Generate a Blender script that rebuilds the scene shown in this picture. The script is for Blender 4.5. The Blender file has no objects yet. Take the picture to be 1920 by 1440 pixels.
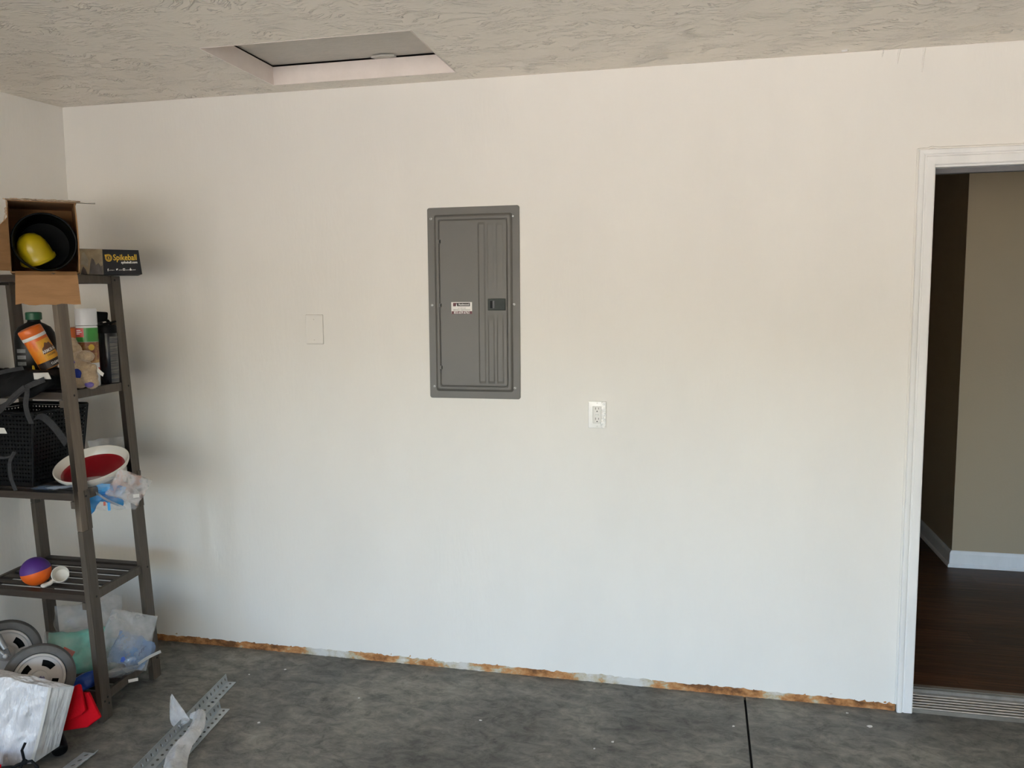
import bpy, bmesh, math, random
from mathutils import Vector, Matrix, noise
random.seed(7)
V = Vector
scene = bpy.context.scene
COL = scene.collection
PI = math.pi

# ------------------------------------------------------------------ camera
cam_d = bpy.data.cameras.new('camera')
cam = bpy.data.objects.new('camera', cam_d)
COL.objects.link(cam)
CAM = V((2.9237, -3.3935, 1.6305))
_r = V((0.97442736, 0.22457955, -0.00743903))
_u = V((-0.01535114, 0.09956272, 0.99491286))
_f = V((-0.22417773, 0.96935612, -0.10046419))
m4 = Matrix(((_r.x, _u.x, -_f.x, CAM.x), (_r.y, _u.y, -_f.y, CAM.y), (_r.z, _u.z, -_f.z, CAM.z), (0, 0, 0, 1)))
cam.matrix_world = m4
cam_d.sensor_width = 36.0
cam_d.lens = 1551.684 * 36.0 / 1920.0
cam_d.clip_start = 0.05
scene.camera = cam

# ------------------------------------------------------------------ world, sun, daylight
H = 2.54
YF = -8.0            # inner face of the wall behind the camera
OY0, OY1, OZ = -7.6, -3.5, 2.13      # the vehicle opening in the left wall
XO = -0.22           # where that wall stands at the opening
BX0, BX1 = 0.5, 5.6  # second opening, unseen, added behind the camera for fill light
world = bpy.data.worlds.new('sky')
scene.world = world
world.use_nodes = True
wn = world.node_tree
wn.nodes.clear()
sky = wn.nodes.new('ShaderNodeTexSky')
sky.sky_type = 'NISHITA'
sky.sun_disc = False
sky.sun_elevation = math.radians(48)
sky.sun_rotation = math.radians(10)
sky.air_density = 1.0
sky.dust_density = 1.0
sky.ozone_density = 1.0
bg = wn.nodes.new('ShaderNodeBackground')
bg.inputs['Strength'].default_value = 0.33
wo = wn.nodes.new('ShaderNodeOutputWorld')
wn.links.new(sky.outputs[0], bg.inputs[0])
wn.links.new(bg.outputs[0], wo.inputs[0])

sun_d = bpy.data.lights.new('sun', 'SUN')
sun_d.energy = 8.5
sun_d.angle = math.radians(0.6)
sun_d.color = (1.0, 0.89, 0.72)
sun = bpy.data.objects.new('sun', sun_d)
COL.objects.link(sun)
_sd = V((0.12, 0.66, 0.75)).normalized()      # towards the sun: over the house, beside the opening
sun.rotation_euler = _sd.to_track_quat('Z', 'Y').to_euler()

pd = bpy.data.lights.new('garage_opening_portal', 'AREA')
pd.shape = 'RECTANGLE'
pd.size = OY1 - OY0
pd.size_y = OZ
pd.cycles.is_portal = True
po = bpy.data.objects.new('garage_opening_portal', pd)
COL.objects.link(po)
po.location = (XO - 0.08, (OY0 + OY1) / 2, OZ / 2)
po.rotation_euler = (PI / 2, 0, -PI / 2)

qd = bpy.data.lights.new('rear_fill_opening_portal', 'AREA')
qd.shape = 'RECTANGLE'
qd.size = BX1 - BX0
qd.size_y = OZ
qd.cycles.is_portal = True
qo = bpy.data.objects.new('rear_fill_opening_portal', qd)
COL.objects.link(qo)
qo.location = ((BX0 + BX1) / 2, YF - 0.08, OZ / 2)
qo.rotation_euler = (PI / 2, 0, 0)

scene.view_settings.view_transform = 'Standard'
scene.view_settings.look = 'None'
scene.view_settings.gamma = 1.0
scene.view_settings.use_curve_mapping = False
scene.view_settings.exposure = 3.0
scene.cycles.use_denoising = True
scene.cycles.max_bounces = 14
scene.cycles.diffuse_bounces = 8
scene.cycles.transparent_max_bounces = 24
scene.cycles.sample_clamp_indirect = 0
scene.cycles.caustics_reflective = False
scene.cycles.caustics_refractive = False


# ------------------------------------------------------------------ materials
def pmat(name, col, rough=0.6, metal=0.0, spec=0.5, var=None, vscale=4.0, vlo=0.4, vhi=0.6, stretch=(1, 1, 1),
         bump=0.0, bscale=60.0, bstretch=(1, 1, 1), bdetail=4.0, coord='Object', coat=0.0, transmission=0.0, alpha=1.0, sheen=0.0):
    m = bpy.data.materials.new(name)
    m.use_nodes = True
    nt = m.node_tree
    b = nt.nodes['Principled BSDF']
    b.inputs['Base Color'].default_value = (*col, 1)
    b.inputs['Roughness'].default_value = rough
    b.inputs['Metallic'].default_value = metal
    b.inputs['Specular IOR Level'].default_value = spec
    b.inputs['Coat Weight'].default_value = coat
    b.inputs['Transmission Weight'].default_value = transmission
    b.inputs['Alpha'].default_value = alpha
    b.inputs['Sheen Weight'].default_value = sheen

    def vec(st):
        mp = nt.nodes.new('ShaderNodeMapping')
        mp.inputs['Scale'].default_value = st
        if coord == 'World':
            g = nt.nodes.new('ShaderNodeNewGeometry')
            nt.links.new(g.outputs['Position'], mp.inputs[0])
        else:
            t = nt.nodes.new('ShaderNodeTexCoord')
            nt.links.new(t.outputs[coord], mp.inputs[0])
        return mp.outputs[0]
    if var is not None:
        n = nt.nodes.new('ShaderNodeTexNoise')
        n.inputs['Scale'].default_value = vscale
        n.inputs['Detail'].default_value = 6
        n.inputs['Roughness'].default_value = 0.62
        nt.links.new(vec(stretch), n.inputs['Vector'])
        r = nt.nodes.new('ShaderNodeValToRGB')
        r.color_ramp.elements[0].position = vlo
        r.color_ramp.elements[1].position = vhi
        r.color_ramp.elements[0].color = (*col, 1)
        r.color_ramp.elements[1].color = (*var, 1)
        nt.links.new(n.outputs['Fac'], r.inputs[0])
        nt.links.new(r.outputs[0], b.inputs['Base Color'])
    if bump:
        n = nt.nodes.new('ShaderNodeTexNoise')
        n.inputs['Scale'].default_value = bscale
        n.inputs['Detail'].default_value = bdetail
        nt.links.new(vec(bstretch), n.inputs['Vector'])
        bp = nt.nodes.new('ShaderNodeBump')
        bp.inputs['Strength'].default_value = bump
        bp.inputs['Distance'].default_value = 0.01
        nt.links.new(n.outputs['Fac'], bp.inputs['Height'])
        nt.links.new(bp.outputs[0], b.inputs['Normal'])
    return m


def plastic_film(name, tint, clear=0.6, rough=0.12, var=None, vscale=6.0):
    """thin wrinkled polythene: part see-through, part milky, glossy"""
    m = bpy.data.materials.new(name)
    m.use_nodes = True
    nt = m.node_tree
    nt.nodes.clear()
    out = nt.nodes.new('ShaderNodeOutputMaterial')
    tr = nt.nodes.new('ShaderNodeBsdfTransparent')
    pb = nt.nodes.new('ShaderNodeBsdfPrincipled')
    pb.inputs['Base Color'].default_value = (*tint, 1)
    pb.inputs['Roughness'].default_value = rough
    pb.inputs['Specular IOR Level'].default_value = 0.7
    mx = nt.nodes.new('ShaderNodeMixShader')
    t = nt.nodes.new('ShaderNodeTexCoord')
    n = nt.nodes.new('ShaderNodeTexNoise')
    n.inputs['Scale'].default_value = vscale
    n.inputs['Detail'].default_value = 5
    nt.links.new(t.outputs['Object'], n.inputs['Vector'])
    mr = nt.nodes.new('ShaderNodeMapRange')
    mr.inputs[1].default_value = 0.3
    mr.inputs[2].default_value = 0.7
    mr.inputs[3].default_value = 1 - min(1, clear + 0.18)
    mr.inputs[4].default_value = 1 - max(0, clear - 0.18)
    nt.links.new(n.outputs['Fac'], mr.inputs[0])
    if var is not None:
        r = nt.nodes.new('ShaderNodeValToRGB')
        r.color_ramp.elements[0].position = 0.46
        r.color_ramp.elements[1].position = 0.56
        r.color_ramp.elements[0].color = (*tint, 1)
        r.color_ramp.elements[1].color = (*var, 1)
        n2 = nt.nodes.new('ShaderNodeTexNoise')
        n2.inputs['Scale'].default_value = vscale * 1.4
        nt.links.new(t.outputs['Object'], n2.inputs['Vector'])
        nt.links.new(n2.outputs['Fac'], r.inputs[0])
        nt.links.new(r.outputs[0], pb.inputs['Base Color'])
    nb = nt.nodes.new('ShaderNodeTexNoise')
    nb.inputs['Scale'].default_value = 45
    nb.inputs['Detail'].default_value = 3
    nt.links.new(t.outputs['Object'], nb.inputs['Vector'])
    bp = nt.nodes.new('ShaderNodeBump')
    bp.inputs['Strength'].default_value = 0.5
    bp.inputs['Distance'].default_value = 0.01
    nt.links.new(nb.outputs['Fac'], bp.inputs['Height'])
    nt.links.new(bp.outputs[0], pb.inputs['Normal'])
    nt.links.new(mr.outputs[0], mx.inputs[0])
    nt.links.new(tr.outputs[0], mx.inputs[1])
    nt.links.new(pb.outputs[0], mx.inputs[2])
    nt.links.new(mx.outputs[0], out.inputs[0])
    return m


# ------------------------------------------------------------------ mesh helpers
class MB:
    def __init__(s):
        s.v, s.f = [], []

    def add(s, vs, fs, xf=None):
        o = len(s.v)
        s.v += [(xf @ V(p)) if xf is not None else V(p) for p in vs]
        s.f += [tuple(i + o for i in f) for f in fs]
        return s

    def hexa(s, c):
        """eight corners: bottom ring 0-3 ccw seen from above, top ring 4-7"""
        return s.add(c, [(3, 2, 1, 0), (4, 5, 6, 7), (0, 1, 5, 4), (1, 2, 6, 5), (2, 3, 7, 6), (3, 0, 4, 7)])

    def box(s, lo, hi, xf=None):
        x0, y0, z0 = lo
        x1, y1, z1 = hi
        c = [(x0, y0, z0), (x1, y0, z0), (x1, y1, z0), (x0, y1, z0), (x0, y0, z1), (x1, y0, z1), (x1, y1, z1), (x0, y1, z1)]
        return s.add(c, [(3, 2, 1, 0), (4, 5, 6, 7), (0, 1, 5, 4), (1, 2, 6, 5), (2, 3, 7, 6), (3, 0, 4, 7)], xf)

    def lathe(s, prof, n=24, xf=None, cap=True):
        """profile [(r, z)...] turned about local Z"""
        vs, fs = [], []
        for r, z in prof:
            for k in range(n):
                a = 2 * PI * k / n
                vs.append((r * math.cos(a), r * math.sin(a), z))
        for i in range(len(prof) - 1):
            for k in range(n):
                a, b = i * n + k, i * n + (k + 1) % n
                fs.append((a, b, b + n, a + n))
        if cap:
            fs.append(tuple(reversed(range(n))))
            fs.append(tuple(range((len(prof) - 1) * n, len(prof) * n)))
        return s.add(vs, fs, xf)

    def tube(s, pts, r, n=8, cap=True):
        pts = [V(p) for p in pts]
        rs = r if isinstance(r, (list, tuple)) else [r] * len(pts)
        vs, fs = [], []
        up = V((0.13, 0.21, 0.97))
        for i, p in enumerate(pts):
            t = (pts[min(i + 1, len(pts) - 1)] - pts[max(i - 1, 0)]).normalized()
            if abs(t.dot(up)) > 0.97:
                up = V((0.9, 0.3, 0.1))
            a = t.cross(up).normalized()
            b = a.cross(t)
            for k in range(n):
                w = 2 * PI * k / n
                vs.append(p + (a * math.cos(w) + b * math.sin(w)) * rs[i])
        for i in range(len(pts) - 1):
            for k in range(n):
                q, w = i * n + k, i * n + (k + 1) % n
                fs.append((q, w, w + n, q + n))
        if cap:
            fs.append(tuple(reversed(range(n))))
            fs.append(tuple(range((len(pts) - 1) * n, len(pts) * n)))
        return s.add(vs, fs)

    def prism(s, poly, z0, z1, xf=None):
        n = len(poly)
        vs = [(x, y, z0) for x, y in poly] + [(x, y, z1) for x, y in poly]
        fs = [tuple(reversed(range(n))), tuple(range(n, 2 * n))] + [(i, (i + 1) % n, n + (i + 1) % n, n + i) for i in range(n)]
        return s.add(vs, fs, xf)

    def grid(s, fn, nu, nv, thick=0.0):
        """fn(u, v) -> point; a sheet, given a back side when thick > 0"""
        P = [[V(fn(i / nu, j / nv)) for j in range(nv + 1)] for i in range(nu + 1)]
        idx = lambda i, j: i * (nv + 1) + j
        vs = [p for row in P for p in row]
        fs = [(idx(i, j), idx(i + 1, j), idx(i + 1, j + 1), idx(i, j + 1)) for i in range(nu) for j in range(nv)]
        if thick:
            N = len(vs)
            nor = []
            for i in range(nu + 1):
                for j in range(nv + 1):
                    a = P[min(i + 1, nu)][j] - P[max(i - 1, 0)][j]
                    b = P[i][min(j + 1, nv)] - P[i][max(j - 1, 0)]
                    c = a.cross(b)
                    nor.append(c.normalized() if c.length > 1e-9 else V((0, 0, 1)))
            vs = vs + [vs[k] - nor[k] * thick for k in range(N)]
            fs2 = [tuple(N + q for q in reversed(f)) for f in fs]
            rim = [idx(i, 0) for i in range(nu + 1)] + [idx(nu, j) for j in range(1, nv + 1)] + [idx(i, nv) for i in range(nu - 1, -1, -1)] + [idx(0, j) for j in range(nv - 1, 0, -1)]
            fr = [(rim[(k + 1) % len(rim)], rim[k], rim[k] + N, rim[(k + 1) % len(rim)] + N) for k in range(len(rim))]
            fs = fs + fs2 + fr
        return s.add(vs, fs)

    def ellipsoid(s, c, r, n=16, m=10, xf=None):
        vs, fs = [], []
        for j in range(m + 1):
            t = PI * j / m
            for k in range(n):
                a = 2 * PI * k / n
                vs.append(V((r[0] * math.sin(t) * math.cos(a), r[1] * math.sin(t) * math.sin(a), r[2] * math.cos(t))) + V(c))
        for j in range(m):
            for k in range(n):
                a, b = j * n + k, j * n + (k + 1) % n
                fs.append((a, a + n, b + n, b))
        return s.add(vs, fs, xf)

    def deform(s, fn):
        s.v = [V(fn(p)) for p in s.v]
        return s

    def build(s, name, mat, parent=None, smooth=None, bevel=0.0, segs=2, origin=None, subsurf=0):
        vs = s.v
        if parent is not None:
            o = ORG[parent.name]
        elif origin is not None:
            o = V(origin)
        else:
            xs = [p.x for p in vs]; ys = [p.y for p in vs]; zs = [p.z for p in vs]
            o = V(((min(xs) + max(xs)) / 2, (min(ys) + max(ys)) / 2, min(zs)))
        me = bpy.data.meshes.new(name)
        me.from_pydata([tuple(p - o) for p in vs], [], s.f)
        bm = bmesh.new(); bm.from_mesh(me)
        bmesh.ops.remove_doubles(bm, verts=bm.verts, dist=1e-6)
        bmesh.ops.recalc_face_normals(bm, faces=bm.faces)
        bm.to_mesh(me); bm.free()
        me.materials.append(mat)
        ob = bpy.data.objects.new(name, me)
        COL.objects.link(ob)
        ORG[ob.name] = o
        if parent is not None:
            ob.parent = parent
        else:
            ob.location = o
        if smooth is not None:
            for pl in me.polygons:
                pl.use_smooth = True
            me.set_sharp_from_angle(angle=math.radians(smooth))
        if bevel:
            md = ob.modifiers.new('bevel', 'BEVEL'); md.width = bevel; md.segments = segs; md.limit_method = 'ANGLE'; md.angle_limit = math.radians(40)
            for pl in me.polygons:
                pl.use_smooth = True
            md.harden_normals = True
        if subsurf:
            md = ob.modifiers.new('sub', 'SUBSURF'); md.levels = subsurf; md.render_levels = subsurf
        return ob


ORG = {}


def thing(name, label, cat, loc, group=None):
    o = bpy.data.objects.new(name, None)
    COL.objects.link(o)
    o.location = loc
    o.empty_display_size = 0.05
    ORG[o.name] = V(loc)
    return tag(o, label, cat, group)


def tag(o, label=None, cat=None, group=None, kind=None):
    if label: o['label'] = label
    if cat: o['category'] = cat
    if group: o['group'] = group
    if kind: o['kind'] = kind
    return o


def struct(o, label=None):
    o['kind'] = 'structure'
    if label: o['label'] = label
    return o


def part_copy(src, parent, delta):
    c = src.copy()
    COL.objects.link(c)
    c.parent = parent
    c.location = src.location + V(delta)
    ORG[c.name] = ORG.get(src.name, V((0, 0, 0)))
    return c


def frame(o, x, y, z):
    """matrix from an origin and three axes"""
    x, y, z = V(x).normalized(), V(y).normalized(), V(z).normalized()
    return Matrix(((x.x, y.x, z.x, o[0]), (x.y, y.y, z.y, o[1]), (x.z, y.z, z.z, o[2]), (0, 0, 0, 1)))


def axis_frame(o, z, hint=(0, 0, 1)):
    z = V(z).normalized()
    h = V(hint)
    if abs(z.dot(h)) > 0.98:
        h = V((1, 0, 0))
    x = h.cross(z).normalized()
    return frame(o, x, z.cross(x), z)


def text(body, name, mat, parent, xf, size, align='LEFT', bold=0.0, sx=1.0, depth=0.0004):
    """lettering turned into mesh, laid on the local XY plane of xf"""
    cu = bpy.data.curves.new('txt', 'FONT')
    cu.body = body
    cu.size = size
    cu.align_x = align
    cu.offset = bold
    cu.extrude = depth
    cu.resolution_u = 3
    to = bpy.data.objects.new('txt', cu)
    COL.objects.link(to)
    dg = bpy.context.evaluated_depsgraph_get()
    me = bpy.data.meshes.new_from_object(to.evaluated_get(dg))
    bpy.data.objects.remove(to)
    bpy.data.curves.remove(cu)
    o = ORG[parent.name]
    for vtx in me.vertices:
        q = vtx.co.copy(); q.x *= sx
        vtx.co = (xf @ q) - o
    me.materials.clear()
    me.materials.append(mat)
    ob = bpy.data.objects.new(name, me)
    COL.objects.link(ob)
    ob.parent = parent
    ORG[ob.name] = o
    return ob


def fbm(p, s=1.0, oct=4):
    return noise.fractal(V(p) * s, 0.9, 2.0, oct)


# ================================================================== SETTING
def concrete():
    m = bpy.data.materials.new('garage_concrete')
    m.use_nodes = True
    nt = m.node_tree
    b = nt.nodes['Principled BSDF']
    g = nt.nodes.new('ShaderNodeNewGeometry')

    def noi(scale, detail, rough, dist=0.0, st=None):
        n = nt.nodes.new('ShaderNodeTexNoise')
        n.inputs['Scale'].default_value = scale
        n.inputs['Detail'].default_value = detail
        n.inputs['Roughness'].default_value = rough
        n.inputs['Distortion'].default_value = dist
        src = g.outputs['Position']
        if st:
            mp = nt.nodes.new('ShaderNodeMapping')
            mp.inputs['Scale'].default_value = st
            mp.inputs['Rotation'].default_value = (0, 0, 0.5)
            nt.links.new(src, mp.inputs[0]); src = mp.outputs[0]
        nt.links.new(src, n.inputs['Vector'])
        return n.outputs['Fac']

    def ramp(src, stops):
        r = nt.nodes.new('ShaderNodeValToRGB')
        e = r.color_ramp.elements
        e[0].position, e[0].color = stops[0][0], (*stops[0][1], 1)
        e[1].position, e[1].color = stops[-1][0], (*stops[-1][1], 1)
        for p_, c_ in stops[1:-1]:
            x = e.new(p_); x.color = (*c_, 1)
        nt.links.new(src, r.inputs[0])
        return r.outputs[0]

    def mix(kind, fac, a, c):
        x = nt.nodes.new('ShaderNodeMix')
        x.data_type = 'RGBA'; x.blend_type = kind
        if isinstance(fac, float): x.inputs[0].default_value = fac
        else: nt.links.new(fac, x.inputs[0])
        nt.links.new(a, x.inputs[6]); nt.links.new(c, x.inputs[7])
        return x.outputs[2]
    base = ramp(noi(1.7, 8, 0.62, 0.4), [(0.33, (0.106, 0.102, 0.090)), (0.5, (0.160, 0.153, 0.134)), (0.68, (0.232, 0.218, 0.187))])
    fine = ramp(noi(13, 10, 0.74, 0.5, (1, 1.5, 1)), [(0.36, (0.58, 0.58, 0.58)), (0.5, (1, 1, 1)), (0.64, (1.42, 1.41, 1.38))])
    c = mix('MULTIPLY', 1.0, base, fine)
    stain = ramp(noi(4.2, 9, 0.75, 1.2), [(0.0, (0.45, 0.45, 0.44)), (0.36, (0.55, 0.55, 0.54)), (0.43, (1, 1, 1))])
    c = mix('MULTIPLY', 0.8, c, stain)
    scuff = noi(30, 6, 0.7, 0.8, (0.5, 3, 1))
    sr = nt.nodes.new('ShaderNodeMapRange')
    sr.inputs[1].default_value = 0.60; sr.inputs[2].default_value = 0.72; sr.inputs[3].default_value = 0; sr.inputs[4].default_value = 0.5
    nt.links.new(scuff, sr.inputs[0])
    lt = nt.nodes.new('ShaderNodeRGB'); lt.outputs[0].default_value = (0.33, 0.315, 0.28, 1)
    c = mix('MIX', sr.outputs[0], c, lt.outputs[0])
    nt.links.new(c, b.inputs['Base Color'])
    b.inputs['Roughness'].default_value = 0.62
    b.inputs['Specular IOR Level'].default_value = 0.35
    bp = nt.nodes.new('ShaderNodeBump')
    bp.inputs['Strength'].default_value = 0.25; bp.inputs['Distance'].default_value = 0.006
    nt.links.new(noi(40, 6, 0.6), bp.inputs['Height'])
    nt.links.new(bp.outputs[0], b.inputs['Normal'])
    return m


def wall_paint(name, col, bump=0.08):
    """rolled white wall paint: orange peel with a faint vertical drag"""
    m = pmat(name, col, rough=0.55, spec=0.3, coord='World', bump=bump, bscale=70, bstretch=(1, 1, 0.28), bdetail=3,
             var=tuple(c * 0.955 for c in col), vscale=2.4, vlo=0.35, vhi=0.7, stretch=(1, 1, 0.45))
    return m


def ceiling_paint():
    """brush-stomped ceiling texture: fans of ridges that catch the light"""
    m = bpy.data.materials.new('stomped_ceiling_paint')
    m.use_nodes = True
    nt = m.node_tree
    b = nt.nodes['Principled BSDF']
    b.inputs['Base Color'].default_value = (0.80, 0.735, 0.635, 1)
    b.inputs['Roughness'].default_value = 0.2
    b.inputs['Specular IOR Level'].default_value = 0.7
    g = nt.nodes.new('ShaderNodeNewGeometry')
    warp = nt.nodes.new('ShaderNodeTexNoise')
    warp.inputs['Scale'].default_value = 3.2; warp.inputs['Detail'].default_value = 2
    nt.links.new(g.outputs['Position'], warp.inputs['Vector'])
    vm = nt.nodes.new('ShaderNodeVectorMath'); vm.operation = 'MULTIPLY_ADD'
    nt.links.new(warp.outputs['Color'], vm.inputs[0])
    vm.inputs[1].default_value = (0.30, 0.30, 0.0)
    nt.links.new(g.outputs['Position'], vm.inputs[2])
    mp = nt.nodes.new('ShaderNodeMapping')
    mp.inputs['Rotation'].default_value = (0, 0, 0.35)
    mp.inputs['Scale'].default_value = (22, 95, 1)
    nt.links.new(vm.outputs[0], mp.inputs[0])
    n1 = nt.nodes.new('ShaderNodeTexNoise')
    n1.inputs['Scale'].default_value = 1.0; n1.inputs['Detail'].default_value = 1.5; n1.inputs['Roughness'].default_value = 0.4
    nt.links.new(mp.outputs[0], n1.inputs['Vector'])
    patch = nt.nodes.new('ShaderNodeTexNoise')
    patch.inputs['Scale'].default_value = 9; patch.inputs['Detail'].default_value = 2
    nt.links.new(g.outputs['Position'], patch.inputs['Vector'])
    mr = nt.nodes.new('ShaderNodeMapRange')
    mr.inputs[1].default_value = 0.42; mr.inputs[2].default_value = 0.60; mr.inputs[3].default_value = 0.05; mr.inputs[4].default_value = 1.0
    nt.links.new(patch.outputs['Fac'], mr.inputs[0])
    rr_ = nt.nodes.new('ShaderNodeValToRGB')
    rr_.color_ramp.interpolation = 'EASE'
    ee = rr_.color_ramp.elements
    ee[0].position, ee[0].color = 0.50, (0, 0, 0, 1)
    ee[1].position, ee[1].color = 0.68, (0.0, 0.0, 0.0, 1)
    x_ = ee.new(0.59); x_.color = (1, 1, 1, 1)
    nt.links.new(n1.outputs['Fac'], rr_.inputs[0])
    mul = nt.nodes.new('ShaderNodeMath'); mul.operation = 'MULTIPLY'
    nt.links.new(rr_.outputs[0], mul.inputs[0]); nt.links.new(mr.outputs[0], mul.inputs[1])
    bp = nt.nodes.new('ShaderNodeBump')
    bp.inputs['Strength'].default_value = 1.0; bp.inputs['Distance'].default_value = 0.0065
    nt.links.new(mul.outputs[0], bp.inputs['Height'])
    nt.links.new(bp.outputs[0], b.inputs['Normal'])
    return m


M = {}
M['concrete'] = concrete()
M['wall'] = wall_paint('white_wall_paint', (0.80, 0.775, 0.735))
M['ceiling'] = ceiling_paint()
M['trim'] = pmat('gloss_white_trim', (0.80, 0.79, 0.78), rough=0.32, coord='World', var=(0.74, 0.735, 0.73), vscale=9, stretch=(1, 1, 0.2), bump=0.05, bscale=30)
M['hatch_board'] = pmat('primed_hatch_board', (0.80, 0.72, 0.67), rough=0.6, var=(0.76, 0.68, 0.63), vscale=12, bump=0.08, bscale=40)
M['hatch_lid'] = pmat('hatch_lid_paint', (0.66, 0.62, 0.56), rough=0.6, var=(0.62, 0.585, 0.53), vscale=20, stretch=(1, 4, 1), bump=0.15, bscale=50)
M['attic'] = pmat('dark_attic_wood', (0.05, 0.03, 0.02), rough=0.9, var=(0.07, 0.045, 0.03))
M['hall'] = pmat('tan_hall_paint', (0.37, 0.295, 0.20), rough=0.6, coord='World', bump=0.06, bscale=90)
M['torn'] = None
M['driveway'] = pmat('driveway_concrete', (0.52, 0.485, 0.43), rough=0.9, var=(0.46, 0.425, 0.375), vscale=1.5)
M['joint'] = pmat('dark_joint_dirt', (0.012, 0.012, 0.011), rough=0.95, var=(0.02, 0.018, 0.016))

JX = 3.113
# floor: two poured slabs with a sawn joint between
mb = MB(); mb.box((XO - 0.25, YF - 0.25, -0.12), (JX - 0.0045, 0.02, 0.0))
floor = struct(mb.build('floor', M['concrete'], origin=(0, 0, 0)), 'stained dark grey concrete garage slab')
mb = MB(); mb.box((JX + 0.0045, YF - 0.25, -0.12), (7.0, 0.02, 0.0)); mb.build('slab', M['concrete'], floor)
mb = MB(); mb.box((JX - 0.006, YF - 0.25, -0.12), (JX + 0.006, 0.02, -0.022)); mb.build('joint_bottom', M['joint'], floor)
mb = MB(); mb.box((-45, -45, -0.18), (XO - 0.25, 25, -0.03)); mb.box((XO - 0.25, -45, -0.18), (40, YF - 0.25, -0.03)); struct(mb.build('ground_driveway', M['driveway'], origin=(0, 0, 0)), 'sunlit concrete driveway outside the garage')
M['street'] = pmat('added_street_blockers', (0.20, 0.165, 0.125), rough=0.9, coord='World', var=(0.10, 0.125, 0.07), vscale=0.35)
mb = MB()  # unseen blocks added outside to hold back bright sky near the horizon
for k in range(9):
    y_ = -44 + k * 8.5
    mb.box((-27, y_, -0.1), (-20.5 - (k % 3) * 0.8, y_ + 7.6, 3.6 + (k * 7 % 4) * 0.5))
mb.box((-20, -40, -0.1), (40, -34, 4.2))
struct(mb.build('exterior_sky_blockers', M['street'], origin=(0, 0, 0)), 'unseen blocks added across the street to cut low sky light')

# back wall: painted drywall with a ragged lower edge and a doorway
DX0, DX1, DZ = 3.750, 4.665, 2.108
CX0, CX1, CZ = 3.691, 4.724, 2.173


def ragged(x):
    return 0.032 + 0.006 * fbm((x * 3, 1.7, 0)) + 0.006 * fbm((x * 22, 4.1, 0)) + 0.004 * fbm((x * 90, 9.1, 0), 1, 2)


mb = MB()
xs = [i * 0.012 for i in range(int((CX0 + 0.03) / 0.012) + 1)] + [CX0 + 0.03]
for a, b_ in zip(xs[:-1], xs[1:]):
    za, zb = ragged(a), ragged(b_)
    mb.add([(a, 0, za), (b_, 0, zb), (b_, 0, 0.08), (a, 0, 0.08), (a, 0.0125, za), (b_, 0.0125, zb), (b_, 0.0125, 0.08), (a, 0.0125, 0.08)],
           [(0, 1, 2, 3), (1, 0, 4, 5)])
mb.box((-0.3, 0, 0.08), (CX0 + 0.03, 0.0125, H + 0.02))
mb.box((CX0 + 0.03, 0, DZ + 0.03), (CX1 - 0.03, 0.0125, H + 0.02))
mb.box((CX1 - 0.03, 0, 0.0), (6.6, 0.0125, H + 0.02))
wall_back = struct(mb.build('wall_back', M['wall'], origin=(0, 0, 0)), 'white painted back wall with ragged bottom edge')
mb = MB()
mb.box((-0.3, 0.0125, -0.1), (DX0 - 0.02, 0.115, 3.0)); mb.box((DX0 - 0.02, 0.0125, DZ + 0.02), (DX1 + 0.02, 0.115, 3.0)); mb.box((DX1 + 0.02, 0.0125, -0.1), (6.6, 0.115, 3.0))
mb.build('wall_core', M['hall'], wall_back)

# exposed strip under the drywall where a baseboard was pulled off
tm = bpy.data.materials.new('torn_drywall_paper')
tm.use_nodes = True
_nt = tm.node_tree
_b = _nt.nodes['Principled BSDF']
_g = _nt.nodes.new('ShaderNodeNewGeometry')
_mp = _nt.nodes.new('ShaderNodeMapping'); _mp.inputs['Scale'].default_value = (1, 1, 1.6)
_nt.links.new(_g.outputs['Position'], _mp.inputs[0])
_n = _nt.nodes.new('ShaderNodeTexNoise'); _n.inputs['Scale'].default_value = 7; _n.inputs['Detail'].default_value = 8; _n.inputs['Roughness'].default_value = 0.68
_nt.links.new(_mp.outputs[0], _n.inputs['Vector'])
_r1 = _nt.nodes.new('ShaderNodeValToRGB')
_e = _r1.color_ramp.elements
_e[0].position, _e[0].color = 0.36, (0.16, 0.065, 0.020, 1)
_e[1].position, _e[1].color = 0.66, (0.62, 0.60, 0.56, 1)
for _p, _c in [(0.44, (0.40, 0.17, 0.055)), (0.51, (0.52, 0.27, 0.11)), (0.545, (0.46, 0.40, 0.27)), (0.60, (0.55, 0.50, 0.42))]:
    _x = _e.new(_p); _x.color = (*_c, 1)
_sx = _nt.nodes.new('ShaderNodeSeparateXYZ'); _nt.links.new(_g.outputs['Position'], _sx.inputs[0])
_mx = _nt.nodes.new('ShaderNodeMapRange'); _mx.inputs[1].default_value = 0; _mx.inputs[2].default_value = 3.7; _nt.links.new(_sx.outputs['X'], _mx.inputs[0])
_rb = _nt.nodes.new('ShaderNodeValToRGB'); _be = _rb.color_ramp.elements
_be[0].position, _be[0].color = 0.0, (0.38, 0.38, 0.38, 1)
_be[1].position, _be[1].color = 1.0, (0.42, 0.42, 0.42, 1)
for _p, _c in [(0.22, 0.38), (0.29, 0.50), (0.33, 0.64), (0.42, 0.56), (0.47, 0.40), (0.50, 0.62), (0.57, 0.58), (0.60, 0.42), (0.66, 0.60), (0.72, 0.66), (0.765, 0.50), (0.80, 0.40), (0.845, 0.46)]:
    _x = _be.new(_p); _x.color = (_c, _c, _c, 1)
_nt.links.new(_mx.outputs[0], _rb.inputs[0])
_ad = _nt.nodes.new('ShaderNodeMath'); _ad.operation = 'MULTIPLY_ADD'; _ad.inputs[1].default_value = 0.62; _nt.links.new(_rb.outputs[0], _ad.inputs[0])
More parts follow.
